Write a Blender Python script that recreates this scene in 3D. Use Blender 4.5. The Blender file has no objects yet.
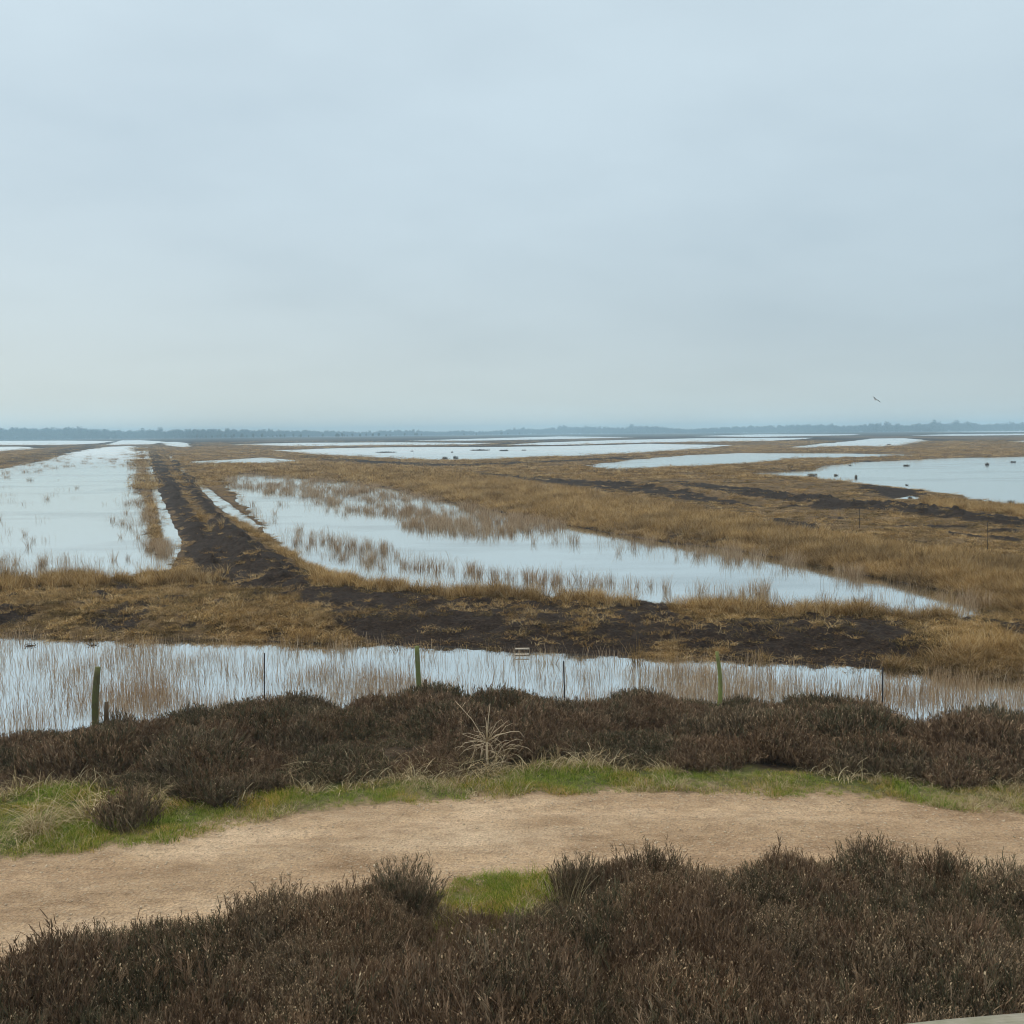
import bpy, math, random
import numpy as np
from mathutils import Matrix, Vector, Euler

random.seed(7)
rng = np.random.default_rng(7)
R = math.radians
scene = bpy.context.scene
COL = scene.collection

# ------------------------------------------------------------------ camera
F = 950.0
CAM = np.array([0.0, 0.0, 6.8])
PITCH = math.atan((512 - 432.8) / F)
ROLL = math.atan(0.0083)
cd = bpy.data.cameras.new('camera')
cam = bpy.data.objects.new('camera', cd)
COL.objects.link(cam)
cd.sensor_width = 36.0
cd.lens = 36.0 * F / 1024.0
cd.clip_start = 0.05
cd.clip_end = 20000
Rm = Matrix.Rotation(R(90) - PITCH, 3, 'X') @ Matrix.Rotation(-ROLL, 3, 'Z')
cam.matrix_world = Matrix.Translation(Vector(CAM)) @ Rm.to_4x4()
scene.camera = cam
RM = np.array(Rm)


def at(px, py, Z=0.0):
    """ground point that the survey pixel looks at, on level Z"""
    px = np.asarray(px, float); py = np.asarray(py, float)
    d = np.stack([(px - 512) / F, -(py - 512) / F, -np.ones_like(px)], -1) @ RM.T
    dz = np.minimum(d[..., 2], -0.0014)
    t = (Z - CAM[2]) / dz
    return np.stack([d[..., 0] * t, d[..., 1] * t], -1)


def ray(px, py, dist):
    d = RM @ np.array([(px - 512) / F, -(py - 512) / F, -1.0])
    d = d / d[1]
    return CAM + d * dist


# ------------------------------------------------------------------ noise and polygons
def _hash(ix, iy, seed):
    h = (ix * 374761393 + iy * 668265263 + seed * 974634777) & 0xffffffff
    h = ((h ^ (h >> 13)) * 1274126177) & 0xffffffff
    return ((h ^ (h >> 16)) & 0xffffff) / float(0xffffff)


def vnoise(x, y, seed=0):
    ix = np.floor(x).astype(np.int64); iy = np.floor(y).astype(np.int64)
    fx = x - ix; fy = y - iy
    fx = fx * fx * (3 - 2 * fx); fy = fy * fy * (3 - 2 * fy)
    a = _hash(ix, iy, seed); b = _hash(ix + 1, iy, seed)
    c = _hash(ix, iy + 1, seed); d = _hash(ix + 1, iy + 1, seed)
    return (a + (b - a) * fx) * (1 - fy) + (c + (d - c) * fx) * fy


def fbm(x, y, seed=0, octs=4):
    s = 0; amp = 0.5; tot = 0
    for o in range(octs):
        s = s + vnoise(x, y, seed + o * 17) * amp
        tot += amp; amp *= 0.5; x = x * 2.03 + 11.3; y = y * 2.03 + 5.7
    return s / tot * 2 - 1


def sstep(a, b, x):
    t = np.clip((x - a) / (b - a), 0, 1)
    return t * t * (3 - 2 * t)


def sdf(P, poly, reach):
    """signed distance (positive inside), clamped to +-reach"""
    out = np.full(len(P), -float(reach))
    lo = poly.min(0) - reach; hi = poly.max(0) + reach
    idx = np.nonzero((P[:, 0] > lo[0]) & (P[:, 0] < hi[0]) & (P[:, 1] > lo[1]) & (P[:, 1] < hi[1]))[0]
    if len(idx) == 0:
        return out
    p = P[idx]
    d2 = np.full(len(p), 1e18); inside = np.zeros(len(p), bool)
    n = len(poly)
    for i in range(n):
        a = poly[i]; b = poly[(i + 1) % n]
        e = b - a; L = max(e @ e, 1e-9)
        w = p - a
        t = np.clip((w @ e) / L, 0, 1)
        q = w - t[:, None] * e
        d2 = np.minimum(d2, (q * q).sum(1))
        c = (a[1] > p[:, 1]) != (b[1] > p[:, 1])
        if abs(e[1]) > 1e-12:
            xi = a[0] + (p[:, 1] - a[1]) / e[1] * e[0]
            inside ^= c & (p[:, 0] < xi)
    d = np.sqrt(d2)
    out[idx] = np.clip(np.where(inside, d, -d), -reach, reach)
    return out


def poly(pts, Z=0.0):
    pts = np.array(pts, float)
    return at(pts[:, 0], pts[:, 1], Z)


# ------------------------------------------------------------------ the survey: open water
DITCH = poly([(-420, 614), (-60, 631), (0, 634), (60, 637), (140, 641), (200, 640), (300, 643), (400, 645), (480, 648),
              (520, 652), (600, 655), (700, 659), (800, 663), (860, 667), (940, 672), (1024, 677), (1400, 702),
              (1400, 778), (1100, 748), (1024, 740), (800, 722), (700, 714), (600, 714), (500, 712), (300, 717),
              (100, 737), (0, 748), (-420, 800)])
WATER = [DITCH] + [poly(p) for p in [
    # big pond on the left with the channel beside the track
    [(-420, 598), (-100, 588), (0, 585), (90, 583), (140, 579), (160, 576), (157, 556), (153, 540), (147, 515), (142, 490), (139, 465),
     (138, 447), (130, 446), (105, 447), (80, 451), (40, 461), (0, 469), (-100, 486), (-420, 520)],
    # beyond the left bank
    [(-300, 461), (-100, 455), (0, 451.5), (45, 448.5), (20, 446.5), (-100, 448.5), (-300, 453)],
    [(-300, 449.5), (-100, 446.5), (0, 445.2), (60, 445.2), (95, 443.6), (115, 441.2), (60, 440.6), (0, 441), (-300, 444)],
    [(105, 445.3), (150, 444.6), (166, 441.8), (140, 440.2), (122, 440.4)],
    [(160, 442.2), (166, 445), (178, 447.5), (190, 446.5), (188, 443.2), (176, 441.8)],
    # centre pond
    [(222, 482), (250, 513), (280, 545), (308, 566), (350, 580), (390, 589), (450, 594), (540, 599), (620, 604), (700, 609),
     (800, 614), (880, 618), (965, 622), (992, 610), (972, 597), (900, 582), (820, 566), (740, 551), (680, 544), (620, 535),
     (560, 524), (500, 513), (440, 500), (400, 491), (350, 482), (300, 478), (260, 474), (235, 474)],
    [(188, 463), (228, 465), (285, 463), (300, 461), (262, 457.5), (230, 459.5), (190, 461.5)],
    # the long lagoons in the middle distance
    [(272, 450.5), (330, 455.5), (400, 459), (450, 461), (500, 459), (570, 456.5), (650, 452.5), (700, 448.8), (735, 445.2),
     (650, 443.8), (560, 446.2), (480, 447), (400, 447.2), (340, 448.2)],
    [(230, 444.3), (300, 446.6), (380, 445.6), (470, 444.8), (500, 443.2), (400, 442.3), (300, 442.8)],
    [(500, 445.3), (560, 445.2), (640, 443), (760, 441.5), (800, 439.2), (815, 437.8), (700, 438.2), (620, 440), (540, 442.6)],
    [(400, 440.9), (480, 440.8), (560, 439.2), (640, 437.2), (560, 436.4), (480, 438.6)],
    [(690, 436.2), (760, 437), (850, 435.4), (860, 434.2), (760, 434.3)],
    [(792, 448.4), (840, 446.8), (880, 446.8), (905, 445.3), (928, 440.2), (905, 438.2), (870, 438.6), (850, 441.2), (820, 443.8), (800, 446.3)],
    [(905, 435.6), (960, 436), (1060, 435), (1200, 434), (1200, 432), (1024, 433.6), (950, 434.2)],
    [(930, 432.4), (1000, 432.3), (1200, 430.6), (1200, 429.4), (1024, 431), (960, 431.4)],
    [(584, 465.2), (607, 470.3), (650, 468.6), (700, 466.6), (740, 464.6), (766, 462.5), (782, 459.6), (820, 458.4), (925, 456.3),
     (905, 454.8), (850, 453.6), (740, 453.2), (690, 455), (640, 459)],
    [(748, 473.6), (768, 477), (800, 477.5), (824, 480.5), (860, 483), (890, 487), (925, 491), (955, 495), (975, 501), (1005, 505),
     (1024, 507), (1400, 530), (1400, 452), (1100, 455), (1024, 456.6), (940, 458.4), (905, 460.4), (850, 462.6), (826, 466),
     (815, 470.5), (790, 471.5)],
    [(890, 499.5), (906, 495.5), (926, 496.5), (920, 500), (902, 501.5)],
    [(1005, 441.6), (1040, 440.2), (1200, 439), (1200, 441), (1040, 442.6)],
]]

THIN = [poly(p) for p in [   # narrow drain on the right of the track
    [(197, 484), (203, 492), (215, 504.5), (235, 519), (256, 530), (261, 526), (242, 513), (223, 499.5), (208, 488), (201, 482)],
    [(268, 534), (279, 545), (290, 553), (301, 561), (305, 557), (294, 546.5), (283, 538), (274, 532)],
    [(178, 467), (184, 476), (190, 476), (184, 467)], [(168, 456), (172, 462), (176, 462), (172, 456)],
    [(143, 447), (147, 470), (152, 495), (158, 520), (162, 543), (156, 560), (154, 577), (170, 573), (182, 543), (172, 520), (161, 497), (153, 472), (147, 447)],
]]
PATH_Z = 0.8
PATH = poly([(-500, 955), (-100, 882), (0, 866), (100, 852), (220, 829), (300, 819), (400, 807), (480, 801), (560, 797), (640, 794),
             (740, 795), (830, 798), (900, 804), (960, 809), (1024, 817), (1100, 829), (1500, 905),
             (1500, 1030), (1100, 940), (1024, 918), (950, 902), (850, 888), (700, 885), (560, 892), (530, 884), (455, 895), (420, 905),
             (300, 925), (150, 950), (0, 985), (-100, 1010), (-500, 1130)], PATH_Z)
VERGE = poly([(-500, 955), (-100, 882), (0, 866), (100, 852), (220, 829), (300, 819), (400, 807), (480, 801), (560, 797), (640, 794),
              (740, 795), (830, 798), (900, 804), (960, 809), (1024, 817), (1100, 829), (1500, 905),
              (1500, 860), (1100, 806), (1024, 794), (920, 785), (850, 781), (760, 771), (700, 773), (640, 771), (560, 768), (480, 778),
              (400, 784), (300, 795), (220, 806), (130, 800), (60, 792), (0, 802), (-100, 812), (-500, 870)], PATH_Z)
GAP = poly([(425, 902), (456, 892), (534, 880), (556, 893), (588, 922), (548, 946), (505, 960), (462, 960), (430, 930)], PATH_Z)
STRIP = np.concatenate([
    poly([(-500, 870), (-100, 812), (0, 802), (60, 792), (130, 800), (220, 806), (300, 795), (400, 784), (480, 778), (560, 768), (640, 771),
          (700, 773), (760, 771), (850, 781), (920, 785), (1024, 794), (1100, 806), (1500, 860)], 0.75),
    poly([(1500, 785), (1100, 744), (1024, 736), (800, 719), (700, 712), (600, 712), (500, 710), (300, 714), (100, 734), (0, 744), (-500, 804)], 0.05)])
FORE = poly([(-500, 1130), (-100, 1020), (0, 993), (150, 955), (300, 926), (380, 905), (425, 902), (436, 914), (462, 932), (505, 936), (540, 926), (578, 908),
             (560, 886), (700, 881), (850, 883), (950, 897), (1024, 913), (1100, 935), (1500, 1025), (1500, 1500), (-500, 1500)], PATH_Z)
# bare peat
PEAT = [(poly(p, 0.4), a) for p, a in [
    ([(146, 449), (156, 450), (176, 478), (186, 500), (200, 520), (214, 545), (222, 575), (196, 560), (176, 520), (160, 490), (151, 468)], 1.0),
    ([(162, 449), (176, 458), (196, 482), (216, 505), (250, 533), (290, 560), (316, 580), (300, 592), (255, 585), (230, 565), (215, 530), (190, 492), (172, 466)], 1.0),
    ([(185, 530), (240, 535), (300, 570), (318, 590), (250, 594), (195, 578)], 1.0),
    ([(282, 594), (330, 590), (450, 600), (560, 606), (640, 602), (672, 606), (664, 640), (560, 646), (450, 642), (380, 634), (325, 618)], 1.0),
    ([(640, 620), (760, 622), (820, 614), (905, 622), (930, 650), (860, 656), (790, 654), (730, 640), (660, 636)], 1.0),
    ([(945, 618), (1100, 622), (1300, 640), (1300, 655), (1100, 636), (960, 630)], 0.9),
    ([(-300, 592), (0, 586), (60, 586), (60, 600), (0, 604), (-300, 612)], 0.6),
    ([(470, 472), (560, 478), (640, 486), (720, 498), (770, 508), (720, 504), (640, 493), (560, 484), (470, 476)], 0.68),
    ([(680, 481), (760, 489), (840, 500), (960, 511), (1030, 521), (1200, 540), (1200, 546), (1018, 527), (940, 517), (830, 506), (740, 495), (680, 486)], 0.68),
    ([(855, 483.5), (890, 486), (926, 491), (922, 496), (890, 494), (862, 488)], 1.0),
    ([(772, 519), (800, 521), (832, 530), (812, 533), (784, 528)], 0.9),
    ([(930, 530), (1024, 537), (1200, 552), (1200, 558), (1024, 542), (940, 534)], 0.7),
    ([(-300, 500), (-100, 482), (0, 464), (50, 456), (100, 446), (112, 442.5), (60, 449), (0, 459), (-100, 474), (-300, 490)], 0.9),
    ([(300, 455), (380, 461), (460, 464), (560, 460), (640, 455.5), (640, 457), (560, 462), (460, 466.5), (380, 464), (300, 458)], 0.7),
    ([(130, 640), (300, 646), (480, 652), (480, 656), (300, 650), (130, 648)], 0.7),
]]
RIDGE = [poly(p, 0.4) for p in [
    [(146, 447), (156, 448), (178, 478), (190, 500), (206, 524), (218, 550), (222, 575), (200, 562), (180, 522), (162, 490), (151, 468)],
    [(162, 447), (176, 456), (196, 480), (214, 505), (246, 533), (284, 560), (312, 582), (300, 592), (255, 585), (230, 562), (212, 528), (190, 492), (172, 466)],
    [(560, 481), (640, 488), (740, 500), (740, 496), (640, 484)], [(740, 489), (840, 501), (960, 512), (1030, 522), (1018, 527), (940, 517), (830, 506), (740, 494)],
]]
BUND = poly([(-500, 580), (-100, 578), (0, 577), (140, 571), (230, 568), (300, 574), (390, 579), (540, 589), (700, 600), (880, 608), (985, 606), (1100, 600), (1500, 640),
             (1500, 720), (1024, 687), (860, 677), (700, 669), (520, 662), (400, 650), (200, 645), (0, 639), (-500, 615)], 0.3)
REED = [(poly(p, 0.0), a) for p, a in [   # places where stems stand in the water
    ([(-420, 610), (0, 632), (300, 646), (520, 658), (800, 670), (1024, 684), (1400, 710), (1400, 778), (1024, 742), (700, 716), (500, 712), (300, 718), (0, 748), (-420, 800)], 0.75),
    ([(205, 470), (300, 472), (400, 486), (500, 508), (575, 522), (560, 536), (500, 538), (430, 532), (350, 510), (270, 494), (220, 488)], 1.7),
    ([(560, 520), (680, 541), (820, 564), (965, 596), (985, 606), (900, 592), (760, 566), (640, 550), (560, 540)], 0.6),
    ([(230, 500), (285, 540), (350, 566), (450, 580), (620, 590), (880, 606), (985, 608), (985, 598), (800, 596), (620, 582), (480, 570), (380, 560), (310, 535)], 0.6),
    ([(134, 448), (141, 448), (146, 480), (157, 530), (163, 562), (150, 545), (138, 500)], 1.6),
    ([(-300, 572), (0, 558), (60, 560), (150, 558), (165, 566), (90, 575), (-300, 590)], 0.45),
    ([(-300, 490), (0, 465), (60, 457), (138, 448), (138, 466), (60, 470), (0, 476), (-300, 500)], 0.75),
    ([(110, 500), (150, 500), (160, 530), (110, 525)], 0.35),
    ([(940, 590), (1010, 600), (1010, 615), (930, 612)], 0.8),
    ([(240, 500), (300, 528), (380, 545), (460, 562), (430, 578), (340, 562), (285, 542)], 0.75),
    ([(230, 500), (980, 606), (985, 600), (500, 510), (250, 476)], 0.13),
    ([(-300, 575), (165, 566), (140, 460), (0, 470)], 0.03),
]]


def water_sd(P, D):
    """positive on land"""
    s = np.full(len(P), -1e9)
    reach = 16.0
    for w in WATER:
        s = np.maximum(s, sdf(P, w, reach))
    th = np.full(len(P), -1e9)
    for w in THIN:
        th = np.maximum(th, sdf(P, w, reach))
    amp = np.clip(0.007 * D, 0.14, 3.0)
    k = 1.0 / np.clip(0.03 * D, 0.8, 14.0)
    kq = 2.0 ** np.round(np.log2(k))
    n = np.zeros(len(P))
    for q in np.unique(kq):
        m = kq == q
        n[m] = fbm(P[m, 0] * q, P[m, 1] * q, 3, 4)
    return np.minimum(-s + n * amp * 1.3, -th + n * amp * 0.35)


def height(P, full=False):
    P = np.asarray(P, float)
    D = np.hypot(P[:, 0], P[:, 1])
    sd = water_sd(P, D)
    near = P[:, 1] < np.interp(P[:, 0], DITCH_MID[:, 0], DITCH_MID[:, 1])
    B = np.where(near, PATH_Z, 0.30)
    W = np.where(near, 5.0, np.clip(0.04 * D, 2.6, 14.0))
    B = B + np.where(near, 0.0, np.clip(sdf(P, BUND, 3.0) / 3.0, 0, 1) * 0.12)
    rut = -0.022 * np.exp(-((sdf(P, PATH, 3.0) - 0.72) / 0.16) ** 2)
    rough = fbm(P[:, 0] * 0.9, P[:, 1] * 0.9, 21, 4) * 0.16 + fbm(P[:, 0] * 3.1, P[:, 1] * 3.1, 22, 3) * 0.10
    onpath = sstep(-0.4, 0.3, sdf(P, PATH, 2.0))
    calm = np.where(near, 0.35, 1.0) * (1 - 0.85 * onpath)
    pe = np.zeros(len(P))
    for p, a in PEAT:
        soft = np.clip(0.006 * D, 0.15, 3.0)
        s = sdf(P, p, 8.0) + fbm(P[:, 0] * 0.5, P[:, 1] * 0.5, 31, 4) * np.clip(D * 0.014, 0.5, 2.5)
        pe = np.maximum(pe, a * sstep(-soft, soft, s))
    humm = np.where(near, 0.30 * np.clip(fbm(P[:, 0] * 0.45, P[:, 1] * 0.6, 88, 3), -0.5, 1) * np.clip(sdf(P, STRIP, 2.0), 0, 1), 0.0)
    fp = sstep(280, 520, D) * (0.35 + 0.55 * np.exp(-np.clip(sd, 0, 99) / np.clip(0.012 * D, 3, 20)) + 0.5 * fbm(P[:, 0] * 0.012, P[:, 1] * 0.004, 93, 4))
    pe = np.maximum(pe, np.clip(fp, 0, 0.9))
    pe = np.maximum(pe, 0.85 * sstep(-0.08, 0.38, fbm(P[:, 0] * 0.9, P[:, 1] * 1.3, 95, 4)) * np.clip(sdf(P, BUND, 3.0) * 2, 0, 1))
    pe = np.maximum(pe, 0.7 * sstep(0.16, 0.5, fbm(P[:, 0] * 0.22, P[:, 1] * 0.3, 96, 5)) * (~near))
    ridge = np.zeros(len(P))
    for p in RIDGE:
        s = sdf(P, p, 4.0) + fbm(P[:, 0] * 0.8, P[:, 1] * 0.5, 33, 3) * 0.6
        ridge = np.maximum(ridge, sstep(-0.3, 1.4, s))
    clod = np.maximum(0, fbm(P[:, 0] * 1.5, P[:, 1] * 1.1, 78, 4)) * 0.8 + fbm(P[:, 0] * 4.0, P[:, 1] * 3.0, 79, 3) * 0.22
    land = B * sstep(0.0, 1.0, np.clip(sd / W, 0, 1)) + np.clip(sd, 0, 0.25) * 0.25 + humm
    land = land + rut + onpath * fbm(P[:, 0] * 3.5, P[:, 1] * 3.5, 66, 4) * 0.022
    h = np.where(sd > 0, land + rough * calm * np.clip(sd / 0.8, 0, 1) + pe * np.clip(sd, 0, 1) * clod * 0.22 * (D < 300) + ridge * np.clip(sd / 0.8, 0, 1) * (0.32 + clod * 0.5), -0.45 * sstep(0, 1.6, -sd) - 0.01)
    if full:
        return h, sd, pe, onpath, near, D
    return h


_m = np.array([(-420, 700), (0, 690), (300, 680), (512, 685), (800, 698), (1024, 712), (1400, 745)], float)
DITCH_MID = at(_m[:, 0], _m[:, 1], 0.0)
DITCH_MID = DITCH_MID[np.argsort(DITCH_MID[:, 0])]

# ------------------------------------------------------------------ object helpers
def tag(o, label=None, cat=None, group=None, kind=None):
    if label: o['label'] = label
    if cat: o['category'] = cat
    if group: o['group'] = group
    if kind: o['kind'] = kind
    return o


def mesh_np(name, V, Fq, mats, midx=None, tone=None, smooth=False):
    """V (n,3); Fq (m,3|4) int"""
    me = bpy.data.meshes.new(name)
    V = np.ascontiguousarray(V, np.float32); Fq = np.ascontiguousarray(Fq, np.int32)
    k = Fq.shape[1]
    me.vertices.add(len(V)); me.vertices.foreach_set('co', V.ravel())
    me.loops.add(Fq.size); me.loops.foreach_set('vertex_index', Fq.ravel())
    me.polygons.add(len(Fq)); me.polygons.foreach_set('loop_start', np.arange(0, Fq.size, k, dtype=np.int32))
    for m in mats: me.materials.append(m)
    if midx is not None: me.polygons.foreach_set('material_index', np.ascontiguousarray(midx, np.int32))
    if smooth: me.polygons.foreach_set('use_smooth', np.ones(len(Fq), bool))
    if tone is not None:
        a = me.attributes.new('tone', 'FLOAT', 'POINT'); a.data.foreach_set('value', np.ascontiguousarray(tone, np.float32))
    me.update(calc_edges=True)
    return me


def link(name, me, parent=None):
    o = bpy.data.objects.new(name, me)
    COL.objects.link(o)
    if parent: o.parent = parent
    return o


class MB:
    """collects quads with a material index and a tone per vertex"""
    def __init__(s): s.v = []; s.f = []; s.m = []; s.t = []; s.n = 0

    def add(s, V, Fq, mi=0, tone=0.5):
        V = np.asarray(V, float); Fq = np.asarray(Fq, int)
        s.v.append(V); s.f.append(Fq + s.n); s.m.append(np.full(len(Fq), mi)); s.t.append(np.broadcast_to(np.asarray(tone, float), (len(V),)))
        s.n += len(V)

    def ribbon(s, pts, widths, mi=0, tone=0.5, side=None):
        pts = np.asarray(pts, float); n = len(pts)
        if side is None:
            a = random.uniform(0, math.tau); side = np.array([math.cos(a), math.sin(a), 0])
        w = np.asarray(widths, float)[:, None] * 0.5
        V = np.concatenate([pts - side * w, pts + side * w])
        Fq = [(i, i + 1, n + i + 1, n + i) for i in range(n - 1)]
        s.add(V, Fq, mi, tone)

    def tube(s, pts, rad, sides=6, mi=0, tone=0.5, cap=True, wob=0.0):
        pts = np.asarray(pts, float); n = len(pts); V = []
        for i in range(n):
            t = pts[min(i + 1, n - 1)] - pts[max(i - 1, 0)]; t /= max(np.linalg.norm(t), 1e-9)
            u = np.cross(t, [0.31, 0.95, 0.05]); u /= np.linalg.norm(u); v = np.cross(t, u)
            for k in range(sides):
                a = math.tau * k / sides; r = rad[i] * (1 + random.uniform(-wob, wob))
                V.append(pts[i] + (u * math.cos(a) + v * math.sin(a)) * r)
        Fq = [(i * sides + k, i * sides + (k + 1) % sides, (i + 1) * sides + (k + 1) % sides, (i + 1) * sides + k) for i in range(n - 1) for k in range(sides)]
        if cap:
            c = len(V); V.append(pts[-1]); V.append(pts[0])
            b = (n - 1) * sides
            for k in range(0, sides, 2):
                Fq.append((b + k, b + (k + 1) % sides, b + (k + 2) % sides, c))
                Fq.append(((k + 2) % sides, (k + 1) % sides, k, c + 1))
        s.add(V, Fq, mi, tone)

    def mesh(s, name, mats, smooth=False):
        return mesh_np(name, np.concatenate(s.v), np.concatenate(s.f), mats, np.concatenate(s.m), np.concatenate(s.t), smooth)

    def build(s, name, mats, parent=None, smooth=False):
        return link(name, s.mesh(name, mats, smooth), parent)


# ------------------------------------------------------------------ materials
def newmat(name):
    m = bpy.data.materials.new(name); m.use_nodes = True
    nt = m.node_tree; nt.nodes.clear()
    out = nt.nodes.new('ShaderNodeOutputMaterial')
    p = nt.nodes.new('ShaderNodeBsdfPrincipled')
    p.inputs['Roughness'].default_value = 0.9
    p.inputs['Specular IOR Level'].default_value = 0.15
    nt.links.new(p.outputs[0], out.inputs[0])
    return m, nt, p, out


def N(nt, t, **kw):
    n = nt.nodes.new('ShaderNode' + t)
    for k, v in kw.items():
        if k in n.inputs.keys() and not hasattr(type(n), k): n.inputs[k].default_value = v
        else: setattr(n, k, v)
    return n


def noise(nt, vec, scale, detail=4, rough=0.55, sx=1, sy=1, sz=1):
    n = nt.nodes.new('ShaderNodeTexNoise')
    n.inputs['Scale'].default_value = scale; n.inputs['Detail'].default_value = detail; n.inputs['Roughness'].default_value = rough
    if (sx, sy, sz) != (1, 1, 1):
        mp = nt.nodes.new('ShaderNodeMapping'); mp.inputs['Scale'].default_value = (sx, sy, sz)
        nt.links.new(vec, mp.inputs[0]); vec = mp.outputs[0]
    nt.links.new(vec, n.inputs['Vector'])
    return n.outputs['Fac']


def ramp(nt, fac, stops):
    r = nt.nodes.new('ShaderNodeValToRGB')
    e = r.color_ramp.elements
    while len(e) > 1: e.remove(e[0])
    e[0].position = stops[0][0]; e[0].color = (*stops[0][1], 1)
    for p, c in stops[1:]:
        x = e.new(p); x.color = (*c, 1)
    nt.links.new(fac, r.inputs[0])
    return r.outputs[0]


def mix(nt, fac, a, b, blend='MIX'):
    m = nt.nodes.new('ShaderNodeMix'); m.data_type = 'RGBA'; m.blend_type = blend
    for sock, val in ((m.inputs[0], fac), (m.inputs[6], a), (m.inputs[7], b)):
        if isinstance(val, (int, float)): sock.default_value = val
        elif isinstance(val, tuple): sock.default_value = (*val, 1)
        else: nt.links.new(val, sock)
    return m.outputs[2]


def mth(nt, op, a, b=0.0, c=None, clamp=False):
    m = nt.nodes.new('ShaderNodeMath'); m.operation = op; m.use_clamp = clamp
    for i, val in enumerate((a, b, c)):
        if val is None: continue
        if isinstance(val, (int, float)): m.inputs[i].default_value = val
        else: nt.links.new(val, m.inputs[i])
    return m.outputs[0]


def attr(nt, name):
    a = nt.nodes.new('ShaderNodeAttribute'); a.attribute_name = name
    return a.outputs['Fac']


def pos(nt):
    return nt.nodes.new('ShaderNodeNewGeometry').outputs['Position']


def bump(nt, p, h, strength, dist):
    b = nt.nodes.new('ShaderNodeBump'); b.inputs['Strength'].default_value = strength; b.inputs['Distance'].default_value = dist
    nt.links.new(h, b.inputs['Height']); nt.links.new(b.outputs[0], p.inputs['Normal'])


def plant_mat(name, stops, patch=None, patch_scale=0.35, rnd=0.35, translucent=0.0):
    """dry stems and leaves: tone per blade, random per clump, broad patches by place"""
    m, nt, p, out = newmat(name)
    oi = nt.nodes.new('ShaderNodeObjectInfo')
    t = mth(nt, 'ADD', attr(nt, 'tone'), mth(nt, 'MULTIPLY', mth(nt, 'SUBTRACT', oi.outputs['Random'], 0.5), rnd), clamp=True)
    c = ramp(nt, t, stops)
    if patch:
        f = noise(nt, pos(nt), patch_scale, 3)
        f = mth(nt, 'MULTIPLY', mth(nt, 'SUBTRACT', f, 0.42), 4.5, clamp=True)
        c = mix(nt, f, c, mix(nt, 1.0, c, patch, 'MULTIPLY'))
    nt.links.new(c, p.inputs['Base Color'])
    if translucent:
        tr = nt.nodes.new('ShaderNodeBsdfTranslucent'); nt.links.new(c, tr.inputs[0])
        ms = nt.nodes.new('ShaderNodeMixShader'); ms.inputs[0].default_value = translucent
        nt.links.new(p.outputs[0], ms.inputs[1]); nt.links.new(tr.outputs[0], ms.inputs[2]); nt.links.new(ms.outputs[0], out.inputs[0])
    return m


M_stem = plant_mat('heather_stem', [(0, (0.09, 0.064, 0.042)), (1, (0.30, 0.225, 0.155))], patch=(1.25, 0.95, 0.85), patch_scale=0.9)
M_leaf = plant_mat('heather_leaf', [(0, (0.078, 0.058, 0.036)), (0.45, (0.160, 0.120, 0.076)), (0.8, (0.27, 0.205, 0.132)), (1, (0.40, 0.315, 0.205))], patch=(1.1, 0.95, 0.86), patch_scale=0.8)
M_leafg = plant_mat('heather_dark_leaf', [(0, (0.052, 0.048, 0.027)), (1, (0.155, 0.140, 0.080))])
M_flower = plant_mat('dry_heather_flower', [(0, (0.18, 0.12, 0.075)), (0.6, (0.36, 0.26, 0.155)), (1, (0.58, 0.46, 0.29))])
M_green = plant_mat('green_grass', [(0, (0.065, 0.125, 0.014)), (0.4, (0.18, 0.295, 0.030)), (0.7, (0.34, 0.385, 0.062)), (1, (0.50, 0.43, 0.18))], patch=(1.5, 1.0, 1.2), patch_scale=1.1, translucent=0.25)
M_straw = plant_mat('straw_grass', [(0, (0.28, 0.21, 0.105)), (0.6, (0.50, 0.405, 0.23)), (1, (0.72, 0.62, 0.40))], translucent=0.15)
M_ochre = plant_mat('moor_grass', [(0, (0.12, 0.072, 0.030)), (0.3, (0.31, 0.195, 0.074)), (0.6, (0.51, 0.335, 0.128)), (0.85, (0.64, 0.45, 0.20)), (1, (0.72, 0.57, 0.33))], patch=(0.62, 0.62, 0.66), patch_scale=0.3, rnd=0.8, translucent=0.32)
M_sedge = plant_mat('olive_sedge', [(0, (0.060, 0.044, 0.020)), (0.6, (0.18, 0.125, 0.052)), (1, (0.38, 0.27, 0.11))], patch=(0.7, 0.7, 0.7), patch_scale=0.35, rnd=0.7, translucent=0.1)
M_reed = plant_mat('pale_reed', [(0, (0.26, 0.18, 0.105)), (0.5, (0.50, 0.365, 0.225)), (1, (0.68, 0.56, 0.41))], patch=(0.85, 0.78, 0.70), patch_scale=0.15, translucent=0.25)


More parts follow.
